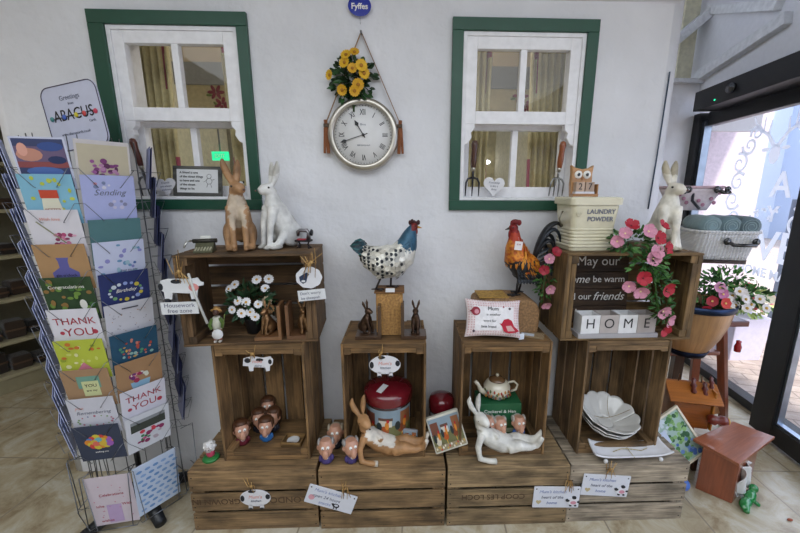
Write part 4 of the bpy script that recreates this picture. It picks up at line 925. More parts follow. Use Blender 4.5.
m = MB('8e8a7c'); m.tube([(-.100, -.01, .150), (-.112, -.01, .12), (-.100, -.01, .09)], .003, 6); m.build('handle', 'metal', t)
LZ = TOP+.206
t = thing('owl_calendar', 'wooden owl date block with white eyes showing 27, on the cream tin', 'calendar', (.682, -.150, LZ), R(2)); W_ = 'b8895a'
P = [(-.038, 0), (.038, 0), (.042, .045), (.040, .085), (.044, .118), (.030, .108), (.0, .102), (-.030, .108), (-.044, .118), (-.040, .085), (-.042, .045)]
MB(W_).prism(P, .022, T(0, .020, 0) @ FACE).build('body', 'varnish', t, bev=.003)
m = MB('a87848'); m.box((.006, -.012, .005), (.10, .034, .010)); m.box((.052, -.012, .028), (.004, .034, .036)); m.build('ledge', 'varnish', t, bev=.001)
for s_ in (-1, 1):
    e = MB('eceae4').lathe([(.001, 0), (.015, 0), (.015, .003), (.001, .003)], 24).build('eye', 'satin', t, M=T(s_*.017, -.002, .082) @ FACE); MB('111111').ell((0, 0, 0), (.0065, .0065, .002)).build('pupil', 'gloss', e, M=T(.001, 0, .0032))
MB('8c5c30').prism([(-.005, 0), (.005, 0), (0, -.012)], .003, FACE).build('beak', 'satin', t, M=T(0, -.002, .072))
for x_, ch in ((-.016, '2'), (.022, '7')):
    o = MB('b49a84').box((0, 0, .018), (.034, .026, .036)).build('number_block', 'varnish', t, bev=.001, M=T(x_, -.013, .018)); text(ch, .034, o, T(0, -.0134, .018) @ FACE, 'ink')
MB('d8d6dc').box((.004, -.0125, .014), (.076, .026, .008)).build('month_strip', 'plain', t)

# quote board inside
t = thing('quote_board', 'brown slatted board with white words about home and friends', 'sign', (.812, -.095, TZ+.0095), R(1)); m = MB('4c3826'); Mb = RX(R(-6))
for k in range(4): m.box((0, 0, .037+k*.0745), (.300, .012, .073), Mb, tint=.12)
m.build('board', 'wood', t, bev=.001)
for s_, sz, zz, xx, sh in (('May our', .056, .268, .0, 0), ('home', .048, .190, -.092, .35), ('be warm', .040, .190, .050, 0), ('and our', .040, .115, -.088, 0), ('friends', .050, .115, .050, .35), ('be many', .044, .045, -.02, 0)): text(s_, sz, t, Mb @ T(xx+.014, -.0066, zz) @ FACE, 'inkwhite', shear=sh)

# HOME blocks on a tray
t = thing('block_tray', 'grey wooden tray carrying the four HOME letter blocks', 'tray', (.826, -.236, TZ+.0095), R(1))
MB('a5a3a6').box((0, 0, .009), (.320, .070, .018)).build('tray', 'satin', t, bev=.001)
for i, (ch, c) in enumerate((('H', 'dededf'), ('O', 'b0a8a4'), ('M', 'dededf'), ('E', 'b0a8a4'))):
    bt = thing('letter_block', '%s wooden block with the stencilled letter %s on the HOME tray' % ('white' if i % 2 == 0 else 'taupe', ch), 'block', (.826-.1125+.075*i, -.236+.0012*i, TZ+.0278), R(1), 'HOME letter blocks')
    m = MB(c); w_ = .073
    m.box((0, 0, .003), (w_, .062, .006)); m.box((0, -.029, .040), (w_, .004, .068)); m.box((0, .029, .040), (w_, .004, .068)); m.box((-w_/2+.002, 0, .040), (.004, .054, .068)); m.box((w_/2-.002, 0, .040), (.004, .054, .068)); m.build('box', 'satin', bt)
    text(ch, .056, bt, T(0, -.0313, .038) @ FACE, 'ink', sx=.95)

# trailing petunias
t = thing('trailing_petunias', 'trailing pink and red petunias spilling over the front of the right upper crate', 'plant', (.893, -.225, TOP)); m = MB()
gr = ('2f5a24', '3f7030', '24481c', '548040')
for c, r_, n in (((-.03, 0, .045), (.09, .05, .05), 130), ((.0, -.07, -.03), (.075, .03, .06), 140), ((.03, -.08, -.11), (.055, .03, .055), 110), ((.075, -.08, -.205), (.036, .025, .055), 70), ((-.075, -.02, .03), (.05, .04, .04), 50)): foliage(m, c, r_, n, gr, .028, .011)
m.color('3f6a2c').tube([(0, .0, .0), (.0, -.07, -.01), (.03, -.08, -.12), (.06, -.08, -.25)], .003, 6); m.build('foliage', 'leaf', t)
MB('6a5038').lathe([(.030, 0), (.038, .035), (.034, .037)], 16).build('pot', 'satin', t, M=T(0, .01, 0))
sp = [((-.095, -.055, .075), (-.4, -1, .5), 0), ((-.115, -.045, .045), (-.5, -1, .1), 0), ((-.060, -.030, .100), (-.1, -.8, .8), 1), ((-.010, -.055, .082), (0, -1, .4), 0), ((.030, -.055, .058), (.2, -1, .3), 1), ((.055, -.035, .100), (.4, -.8, .8), 1), ((.062, -.060, .020), (.5, -1, .2), 1),
      ((-.010, -.098, -.010), (-.1, -1, .2), 0), ((.004, -.090, .010), (.1, -1, .5), 0), ((-.040, -.105, -.080), (-.2, -1, .1), 1), ((-.075, -.085, -.115), (-.5, -1, -.1), 0), ((-.040, -.10, -.130), (-.2, -1, -.4), 0), ((.050, -.108, -.120), (.2, -1, -.1), 1), ((.050, -.105, -.205), (.1, -1, -.3), 0), ((.088, -.09, -.245), (.5, -1, -.2), 0), ((.080, -.085, -.285), (.3, -1, -.3), 1)]
for p, n, k in sp: m = MB(); bloom(m, (0, 0, 0), n, .024+.004*((int(p[0]*997)) % 2), 5, ('c98aa0', 'a81c30')[k], ('e8d8a0', '6c1020')[k], cup=.5, w_=.8, cr=.14); m.build('flower', 'petal', t, M=T(*p))
t = thing('petunia_cluster', 'small cluster of pink and red petunias hanging left of the right upper crate', 'plant', (.560, -.175, TOP-.13)); m = MB(); foliage(m, (0, 0, .0), (.038, .03, .10), 70, gr, .026, .011)
m.color('4a6a3c').tube([(.035, .03, .11), (.0, 0, .06), (-.01, 0, -.09)], .003, 6); m.build('foliage', 'leaf', t)
for p, n, k in (((-.010, -.045, .100), (-.2, -1, .3), 0), ((.018, -.035, .125), (.1, -1, .5), 1), ((-.022, -.035, .055), (-.3, -1, .1), 1), ((.004, -.04, -.020), (0, -1, -.2), 0), ((-.005, -.035, -.085), (0, -1, -.6), 0)): m = MB(); bloom(m, (0, 0, 0), n, .021, 5, ('c08398', '981c30')[k], ('e8d8a0', '6c1020')[k], cup=.5, w_=.8, cr=.14); m.build('flower', 'petal', t, M=T(*p))

# ================================================================== ON THE WALL
# clock
t = thing('wall_clock', 'round silver-rimmed wall clock with roman numerals hanging from a leather strap', 'clock', (-.170, -.002, 1.563)); CF = FACE
def ring(m, ri, ro, y0, y1, n=64):
    m.lathe([(ri, y0), (ri, y1*.92), (ri+.004, y1), (ro-.006, y1*.98), (ro, y1*.8), (ro, y0)], n, cap=False)
m = MB('b9b4aa'); ring(m, .116, .140, 0, .045); m.build('rim', 'metal', t, M=CF); m = MB('8c8880'); m.lathe([(.0, .001), (.138, .001), (.138, .010), (.0, .010)], 48, cap=False); m.build('case', 'metal', t, M=CF)
MB('e0e0e0').lathe([(.0, .012), (.118, .012), (.118, .026), (.0, .026)], 48, cap=False).build('dial', 'plain', t, M=CF)
NUM = ['XII', 'I', 'II', 'III', 'IIII', 'V', 'VI', 'VII', 'VIII', 'IX', 'X', 'XI']
for i, s_ in enumerate(NUM): text(s_, .031, t, CF @ RZ(-i*pi/6) @ T(0, .086, .0262), 'ink', sx=.62, bold=.0003, name='numeral')
m = MB('26262a')
for i in range(60): m.box((0, .111, .0264), (.0012 if i % 5 else .0022, .005, .0006), RZ(-i*pi/30))
m.build('minute_track', 'plain', t, M=CF)
m = MB('1a1a1c'); a = R(31); m.prism([(-.002, -.012), (.002, -.012), (.0018, .040), (.008, .048), (0, .066), (-.008, .048), (-.0018, .040)], .0012, T(0, 0, .029) @ RZ(a)); m.build('hour_hand', 'satin', t, M=CF)
a = R(108); m = MB('1a1a1c'); m.prism([(-.0015, -.018), (.0015, -.018), (.0014, .070), (.007, .080), (0, .098), (-.007, .080), (-.0014, .070)], .0012, T(0, 0, .031) @ RZ(a)); m.ell((0, 0, .031), (.006, .006, .003)); m.build('minute_hand', 'satin', t, M=CF)
text('Bros', .012, t, CF @ T(0, .040, .0262), 'inkgrey', name='maker_name'); text('BIRMINGHAM', .0085, t, CF @ T(0, -.040, .0262), 'inkgrey', name='maker_name')
m = MB('8a6a4a')
def strap(m, pts, w_=.010, th=.003):
    for p, q in zip(pts, pts[1:]):
        p = Vector(p); q = Vector(q); d = q-p; L = d.length; M = Matrix.Translation((p+q)/2) @ d.to_track_quat('X', 'Y').to_matrix().to_4x4(); m.box((0, 0, 0), (L+.002, th, w_), M)
strap(m, [(-.146, -.020, .05), (-.004, -.008, .372)], .011); strap(m, [(.146, -.020, .05), (.004, -.008, .372)], .011); m.build('strap', 'fabric', t)
for s_ in (-1, 1):
    m = MB('7d4a2a'); m.box((s_*.146, -.024, .0), (.014, .008, .13), RY(s_*R(3))); m.box((s_*.154, -.024, -.03), (.010, .006, .10), RY(s_*R(-3))); o = m.build('strap_tab', 'fabric', t, bev=.002); MB('4a4038').box((s_*.146, -.030, .035), (.022, .004, .014)).build('buckle', 'metal', o, bev=.002)
MB('8a8a8c').cyl((0, .001, .376), (0, -.022, .378), .004, n=10).build('nail', 'metal', t)
t = thing('yellow_flower_bunch', 'bunch of yellow daisies with dark leaves tucked behind the top of the clock', 'flowers', (-.205, -.030, 1.700)); m = MB()
foliage(m, (.0, .004, .065), (.078, .018, .085), 230, ('22401f', '2c5226', '1a3018'), .034, .018, random.Random(5)); m.color('2c4a22').tube([(0, 0, -.05), (0, 0, .05)], .004, 6); m.build('foliage', 'leaf', t)
flowers(t, [((-.020, -.022, .148), (-.2, -1, .5), ), ((.012, -.022, .158), (.1, -1, .6)), ((-.086, -.018, .078), (-.8, -1, 0)), ((.004, -.034, .098), (0, -1, .1)), ((.038, -.034, .108), (.2, -1, .1)), ((.024, -.034, .040), (0, -1, -.1)), ((.046, -.026, .084), (.5, -1, 0)), ((-.038, -.030, .022), (-.2, -1, -.3)), ((-.026, -.026, .120), (-.4, -1, .2)), ((.010, -.036, .018), (.1, -1, -.2))], .0225, 14, ('d9ab1e', 'cf9c18'), 'a06c12', cup=.2, w_=.34, cr=.3)
# advert badge
t = thing('oval_wall_badge', 'blue oval hanging badge with white lettering above the clock', 'sign', (-.173, -.014, 2.030)); m = MB('1c2f9c'); m.prism(circ(.044, 40, 0, 0, .036), .004, FACE); m.build('badge', 'gloss', t, bev=.001)
text('Fyffes', .028, t, T(0, -.0046, -.003) @ FACE, 'inkwhite', bold=.0006); MB('9a9aa0').tube([(0, 0, -.036), (.001, 0, -.062)], .0012, 6).build('wire', 'metal', t)

# tools, hearts and plaque on the window ledges
def garden_fork(label, x, y, z, tilt, hcol, mcol, tines=4, lean=-6):
    t = thing('hand_fork', label, 'garden fork', (x, y, z)); Q = RX(R(lean)) @ RY(R(tilt))
    MB(hcol).lathe([(.006, .120), (.010, .124), (.0125, .150), (.011, .190), (.0135, .215), (.010, .228), (.003, .232)], 16, M=Q).build('handle', 'varnish', t)
    o = MB('b8b4a8').lathe([(.008, .108), (.009, .122), (.007, .124)], 14, M=Q).build('ferrule', 'metal', t)
    m = MB(mcol).tube([(0, 0, .110), (0, 0, .078)], .005, 8, M=Q)
    for k in range(tines):
        u = (k-(tines-1)/2)/((tines-1)/2); m.tube([(0, 0, .082), (u*.020, 0, .076), (u*.028, -.004, .060), (u*.029, -.005, .004)], [.005, .0045, .004, .0022], 8, M=Q)
    m.build('tines', 'bronze', t); return t
garden_fork('old hand fork with dark handle on the left ledge of the left window', -1.072, .018, 1.3185, -8, '5a2c22', '6a6a6a', 3, 4)
garden_fork('black hand fork with dark brown handle, left ledge of the right window', .285, .018, 1.3185, 1, '4a2c20', '3a3a3e', 3, 4)
garden_fork('grey hand fork with orange-brown handle, right ledge of the right window', .650, .018, 1.3185, 3, '8a4a24', '8c8c8a', 4, 4)
def hang_heart(label, x, z, w_, lines, rz):
    t = thing('wooden_heart', label, 'heart', (x, .012, z)); MB('dedee2').prism(heart(w_), .006, RY(R(rz)) @ FACE).build('heart', 'satin', t, bev=.001)
    MB('c8b890').tube([(-.006, -.004, w_*.25), (0, -.006, w_*.33), (.006, -.004, w_*.25)], .001, 5).build('string', 'straw', t)
    for i, s_ in enumerate(lines): text(s_, .0115, t, RY(R(rz)) @ T(0, -.0066, .012-.014*i) @ FACE, 'inkgrey', shear=.3)
hang_heart('white wooden heart leaning between fork and plaque in the left window', -.998, 1.3605, .080, ('Friends', 'are always', 'welcome'), -6)
hang_heart('white wooden heart beside the black fork in the right window', .378, 1.3665, .092, ('Friendship', 'is like a', 'Rose'), 3)
t = thing('verse_plaque', 'grey-framed white verse plaque about a friend in the left window', 'plaque', (-.872, .004, 1.3185)); Q = RX(R(-8)) @ RY(R(1))
m = MB('5c5c58'); m.box((0, .004, .062), (.200, .010, .124), Q); m.build('frame', 'wood', t, bev=.002); MB('d6d8da').box((.002, -.0015, .062), (.168, .002, .096), Q).build('panel', 'plain', t)
for i, s_ in enumerate(('A friend is one', 'of the nicest things', 'to have and one', 'of the nicest', 'things to be')): text(s_, .0125, t, Q @ T(-.070, -.003, .096-.0165*i) @ FACE, 'ink', align='LEFT', bold=.0002)
m = MB('24242a')
for (x_, z_, r_) in ((.050, .082, .009), (.050, .062, .012)): m.tube([(x_+r_*cos(2*pi*k/16), -.003, z_+r_*sin(2*pi*k/16)) for k in range(16)], .0007, 5, M=Q, closed=True)
for p, q in (((.044, .050), (.040, .036)), ((.056, .050), (.060, .036)), ((.040, .066), (.028, .058)), ((.060, .066), (.072, .070))): m.tube([(p[0], -.003, p[1]), (q[0], -.003, q[1])], .0007, 5, M=Q)
m.build('line_drawing', 'plain', t)
t = thing('cow_trinket', 'tiny black and white cow trinket at the right end of the left window ledge', 'ornament', (-.690, .020, 1.3185)); m = MB('d8d8d8'); m.ell((0, 0, .030), (.012, .010, .018)); m.ell((0, -.010, .052), (.009, .009, .010)); m.build('body', 'satin', t)
m = MB('1c1c1e'); m.ell((.007, -.006, .036), (.007, .005, .008)); m.ell((-.006, -.007, .022), (.005, .004, .006)); m.ell((-.009, -.008, .058), (.004, .003, .005)); m.ell((.009, -.008, .058), (.004, .003, .005)); m.build('patches', 'satin', t)

# ================================================================== HANGING SIGNS
def raffia(t, p, n=9, L=.05, seed=1, down=1):
    g = random.Random(seed); m = MB('a8844e')
    for i in range(n):
        a = g.uniform(-1, 1); m.color(('a8844e', 'bd9a62', '8c6a3c')[i % 3]); m.tube([(0, 0, 0), (a*L*.30, -.005, L*.25*g.uniform(-1, 1)*down), (a*L*g.uniform(.2, .75), -.004+g.uniform(-.003, .003), L*g.uniform(.3, 1)*(1 if g.random() < .35 else -1)*down)], [.0016, .0016, .001], 5)
    m.ell((0, -.003, 0), (.006, .005, .007)); return m.build('raffia_bow', 'straw', t, M=T(*p))
def hang_sign(label, x, z, rot, lines, w_=.190, h_=.096, y=-.3445, bow=(.03, .065), icon='cow', seed=1):
    t = thing('hanging_sign', label, 'sign', (x, y, z)); Q = RY(R(rot)); MB('d4d6de').prism(rrect(w_, h_, .003), .004, Q @ FACE).build('board', 'plain', t, bev=.0006)
    for i, s_ in enumerate(lines): text(s_, .019, t, Q @ T(-.018, -.0046, .026-.026*i) @ FACE, 'inkblue' if i != 1 else 'inkgrey', shear=.25)
    m = MB('22242c')
    for sx_ in (-1, 1): m.ell((sx_*(w_/2-.010), -.0045, h_/2-.010), (.003, .001, .003), M=None, n=8, m=5)
    m.build('screw', 'metal', t, M=Q)
    if icon == 'heart_cow':
        MB('b9ab84').prism(heart(.022), .001, Q @ T(-.072, -.004, -.022) @ FACE).build('heart_motif', 'plain', t)
        m = MB('dadadf'); m.prism(circ(.024, 20, 0, 0, .018), .0035, FACE); m.color('c88a9a'); m.prism(circ(.012, 14, .002, -.006, .008), .0040, FACE); m.color('1c1c20')
        for cx, cz, r_ in ((-.022, .004, .008), (.004, .017, .009), (.022, -.002, .006), (-.008, -.020, .005), (.012, -.020, .005)): m.prism(circ(r_, 10, cx, cz, r_*.7), .0042, FACE)
        m.build('cow_motif', 'plain', t, M=Q @ T(.068, -.004, -.016))
    else:
        MB('d09aa4').prism(circ(.012, 16), .001, Q @ T(-.075, -.004, -.012) @ FACE).build('pink_dot', 'plain', t)
        m = MB('1c1c24'); m.prism(circ(.014, 16, 0, 0, .009), .0012, FACE); m.prism([(-.02, .004), (-.012, .010), (-.010, -.004)], .0012, FACE); m.prism([(-.007, -.006), (-.003, -.006), (-.004, -.016), (-.008, -.016)], .0012, FACE); m.prism([(.003, -.006), (.007, -.006), (.008, -.016), (.004, -.016)], .0012, FACE); m.color('d4d6de'); m.prism(circ(.008, 12, .001, .002, .0045), .0016, FACE); m.build('sheep_motif', 'plain', t, M=Q @ T(.028, -.004, -.022))
    raffia(t, (bow[0], -.005, bow[1]), seed=seed); return t
hang_sign('white kitchen sign with sheep motif tilted across the two left bottom crates', -.300, .148, 20, ("Mum's kitchen", 'open 24 hours', 'snacks'), .195, .085, bow=(.055, .050), icon='sheep', seed=2)
hang_sign("level white heart-of-the-home sign under the white reclining hare, right end of its crate", .606, .132, 2, ("Mum's kitchen", 'heart of the', 'home'), .190, .098, bow=(.045, .075), icon='heart_cow', seed=3)
hang_sign('slightly tilted heart-of-the-home sign hanging on the greyish right bottom crate', .806, .177, 5, ("Mum's kitchen", 'heart of the', 'home'), .195, .098, y=-.3395, bow=(.005, .078), icon='heart_cow', seed=4)
def cow_sign(label, x, z, y, s=1.0, lines=("Mum's", 'kitchen'), seed=1, bow=(0, .045), style='oval'):
    t = thing('cow_shaped_sign', label, 'sign', (x, y, z)); m = MB('d8d8dc')
    if style == 'oval': P = [(.060*s*cos(2*pi*k/30), .038*s*sin(2*pi*k/30)) for k in range(30)]; m.prism(P, .004, FACE); 
    else: P = [(-.055, -.012), (-.050, .018), (-.020, .026), (.020, .020), (.050, .024), (.060, .012), (.056, -.008), (.046, -.014), (.044, -.034), (.030, -.036), (.028, -.020), (-.016, -.018), (-.018, -.034), (-.032, -.034), (-.034, -.014)]; m.prism([(a*s, b_*s) for a, b_ in P], .004, FACE)
    if style == 'oval':
        for cx in (-.022, .022): m.prism([((cx-.007)*s, -.030*s), ((cx+.007)*s, -.030*s), ((cx+.008)*s, -.050*s), ((cx-.008)*s, -.050*s)], .004, FACE)
    m.build('board', 'plain', t, bev=.0006); m = MB('1e2026')
    for cx, cz, rx, rz_ in ((-.050, .0, .008, .014), (.049, .006, .009, .012), (-.012, .031, .014, .006), (-.022, -.048, .008, .004), (.022, -.048, .008, .004)) if style == 'oval' else ((-.035, .010, .012, .010), (.010, .012, .014, .007), (.048, .004, .007, .010)): m.prism(circ(rx*s, 12, cx*s, cz*s, rz_*s), .0048, FACE)
    m.build('patches', 'plain', t); text(lines[0], .020*s, t, T(0, -.0050, .006*s) @ FACE, 'inkpink', shear=.2); text(lines[1], .014*s, t, T(.002, -.0050, -.012*s) @ FACE, 'inkgrey', shear=.2)
    raffia(t, (bow[0], -.004, bow[1]*s), n=7, L=.04, seed=seed); return t
cow_sign('oval cow sign with black patches hanging on the furthest left bottom crate', -.598, .152, -.3345, seed=5, bow=(-.01, .058))
cow_sign('cow-shaped sign hanging in the mouth of the left crate on end', -.563, .705, -.2835, lines=('moo', 'dairy'), seed=6, bow=(-.015, .038), style='cow')
cow_sign('oval cow sign hanging above the red lid of the rooster tin', -.082, .690, -.2835, seed=7, bow=(-.012, .052))
t = thing('cow_shaped_sign', 'black and white cow sign with a Housework free zone panel, left corner of daisy crate', 'sign', (-.783, -.330, 1.005), R(5)); m = MB('d6d8da')
m.prism([(-.066, .010), (-.058, .034), (-.035, .040), (.040, .038), (.062, .042), (.070, .028), (.080, .024), (.078, .014), (.062, .012), (.056, -.010), (.052, -.038), (.034, -.040), (.032, -.014), (-.024, -.010), (-.030, -.034), (-.052, -.036), (-.052, -.006), (-.062, .0)], .005, FACE); m.build('board', 'plain', t, bev=.0008); m = MB('1e2228')
for cx, cz, rx, rz_ in ((-.060, .012, .008, .013), (-.008, .030, .018, .008), (-.044, -.034, .010, .004), (.042, -.038, .010, .004)): m.prism(circ(rx, 12, cx, cz, rz_), .0056, FACE)
m.build('patches', 'plain', t); MB('d08a86').prism(circ(.016, 16, .046, .008, .014), .0060, FACE).build('pink_nose', 'plain', t)
o = MB('d6d8da').box((-.008, -.003, -.066), (.122, .004, .044)).build('lower_panel', 'plain', t, bev=.0006); text('Housework', .021, o, T(-.008, -.0054, -.056) @ FACE, 'inkgrey'); text('free zone', .021, o, T(-.008, -.0054, -.076) @ FACE, 'inkgrey')
MB('c8c8c4').tube([(.036, -.007, .058), (.050, -.008, -.02), (.078, -.008, -.125)], .0045, 6).build('white_strap', 'plain', t); raffia(t, (.008, -.008, .066), n=14, L=.075, seed=9)
t = thing('sheep_shaped_sign', 'round white sheep sign with small lower panel at the right corner of the daisy crate', 'sign', (-.352, -.278, 1.034), R(6)); m = MB('d8d8dc'); m.prism([(.046*cos(2*pi*k/30)*(1+.03*cos(9*2*pi*k/30)), .040*sin(2*pi*k/30)*(1+.03*cos(9*2*pi*k/30))) for k in range(30)], .005, FACE); m.build('fleece_board', 'plain', t, bev=.0008)
m = MB('24304a'); m.prism([(-.034, .004), (-.018, .014), (-.006, .020), (.002, .012), (-.004, .006), (-.010, -.016), (-.022, -.022), (-.032, -.012)], .0062, FACE); m.build('face', 'plain', t); MB('d8d8dc').prism(circ(.007, 12, -.020, -.012, .004), .0070, FACE).build('muzzle', 'plain', t)
o = MB('d6d8da').box((.002, -.003, -.066), (.098, .004, .040), RY(R(-4))).build('lower_panel', 'plain', t, bev=.0006); text("Don't worry", .0145, o, T(.002, -.0055, -.058) @ RY(R(-4)) @ FACE, 'inkgrey'); text('be sheepish', .0145, o, T(.002, -.0055, -.076) @ RY(R(-4)) @ FACE, 'inkgrey')
m = MB('8a8a8a'); m.tube([(-.02, -.002, -.036), (-.02, -.002, -.05)], .001, 5); m.tube([(.02, -.002, -.036), (.02, -.002, -.05)], .001, 5); m.build('wire', 'metal', t); raffia(t, (.012, -.008, .058), n=14, L=.06, seed=11)

# ================================================================== CARD SPINNER
HX, HY = -1.17, -.163
t = thing('card_spinner', 'tall wire card spinner on black feet with an ABACUS header sign', 'card rack', (HX, HY, 0)); m = MB('8c9098')
m.tube([(0, 0, .05), (0, 0, 1.60)], .011, 12); m.build('pole', 'metal', t)
for k in range(5):
    a = 2*pi*k/5-.72; MB('16181c').tube([(0, 0, .045), (.10*cos(a), .10*sin(a), .040), (.23*cos(a), .23*sin(a), .020)], [.030, .026, .021], 12).build('foot', 'plastic', t)
def colM(a, ap): return RZ(a) @ T(0, -ap, 0)
ANG = [R(10+45*k) for k in range(8)]
ZB = [1.495-.111*i-.150 for i in range(10)]          # bottoms of the tiers
wire = lambda m, pts, r=.0014: m.tube(pts, r, 5)
for ci, a in enumerate(ANG):
    m = MB('787c84'); Q = colM(a, 0)
    for s in (-1, 1): m.tube([(s*.070, -.135, .04), (s*.070, -.135, 1.52)], .0016, 5, M=Q)
    for z_ in ZB:
        m.tube([(-.074, -.138, z_+.065), (-.074, -.212, z_+.065), (-.030, -.205, z_+.005), (-.030, -.165, z_), (.030, -.165, z_), (.030, -.205, z_+.005), (.074, -.212, z_+.065), (.074, -.138, z_+.065)], .0010, 5, M=Q)
    m.tube([(-.074, -.15, .285), (-.074, -.20, .285), (-.060, -.20, .05), (.060, -.20, .05), (.074, -.20, .285), (.074, -.15, .285)], .0018, 5, M=Q)
    m.tube([(-.074, -.15, .05), (-.074, -.20, .05), (.074, -.20, .05), (.074, -.15, .05)], .0018, 5, M=Q, closed=True)
    m.build('wire_column', 'metal', t)
m = MB('c2c5d8'); m.prism(rrect(.240, .215, .035), .004, FACE); hd = m.build('header_sign', 'plain', t, M=T(.028, -.035, 1.590) @ RZ(R(-12)) @ RY(R(-7)))
m = MB('3a2c48'); P = rrect(.236, .211, .034); m.tube([(x, -.0050, z_) for x, z_ in P], .0014, 5, closed=True); m.build('border', 'plain', hd)
text('Greetings', .022, hd, T(0, -.0046, .064) @ FACE, 'inkgrey'); text('from', .012, hd, T(0, -.0046, .044) @ FACE, 'inkgrey'); text('ABACUS', .052, hd, T(0, -.0048, .008) @ FACE, 'ink', sx=.88); text('Cards', .012, hd, T(.072, -.0046, -.022) @ FACE, 'inkgrey'); text('www.abacuscards.co.uk', .013, hd, T(-.01, -.0046, -.052) @ FACE, 'inkgrey')
m = MB('24242a'); m.tube([(-.092, -.006, .002), (.092, -.006, .008)], .0016, 6)
for i, (x, c) in enumerate(((-.094, '4a8a8a'), (-.04, '4a6ac0'), (.012, 'd0c030'), (.046, 'c04040'), (.094, 'c0405a'))): m.color(c); m.ell((x, -.006, .004), (.0085, .003, .0085), n=12, m=8)
m.build('beads', 'satin', hd)
CW, CH = .146, .158
def art(o, items, w_=CW, h_=CH):
    m = MB(); k = 0; tx = []
    for it in items:
        k += 1; y_ = -.0012-.00012*k
        if it[0] == 'r': m.color(it[1]); x, z_, a_, b_ = it[2:6]; m._add([(x-a_/2, y_, z_-b_/2), (x+a_/2, y_, z_-b_/2), (x+a_/2, y_, z_+b_/2), (x-a_/2, y_, z_+b_/2)], [(0, 1, 2, 3)])
        elif it[0] == 'c': m.color(it[1]); x, z_, r_ = it[2:5]; n = 12; m._add([(x+r_*cos(2*pi*i/n), y_, z_+(it[5] if len(it) > 5 else r_)*sin(2*pi*i/n)) for i in range(n)], [tuple(range(n))])
        elif it[0] == 'p': m.color(it[1]); m._add([(x, y_, z_) for x, z_ in it[2]], [tuple(range(len(it[2])))])
        elif it[0] == 't': tx.append((it, y_))
    if m.v: m.build('printed_picture', 'plain', o)
    for it, y_ in tx: text(it[1], it[2], o, T(it[4], y_-.0003, it[5]) @ FACE, it[3], shear=it[6] if len(it) > 6 else 0, name='printed_words', th=.0002)
def confetti(n, x0, x1, z0, z1, cols, r_, seed):
    g = random.Random(seed); return [('c', cols[g.randrange(len(cols))], g.uniform(x0, x1), g.uniform(z0, z1), g.uniform(.5, 1)*r_, g.uniform(.4, 1)*r_) for _ in range(n)]
def ringc(n, cx, cz, rx, rz_, cols, r_, seed=1):
    g = random.Random(seed); return [('c', cols[g.randrange(len(cols))], cx+rx*cos(2*pi*k/n), cz+rz_*sin(2*pi*k/n), r_*g.uniform(.6, 1.1)) for k in range(n)]
W2, WHT = CW-.012, 'c6cae0'
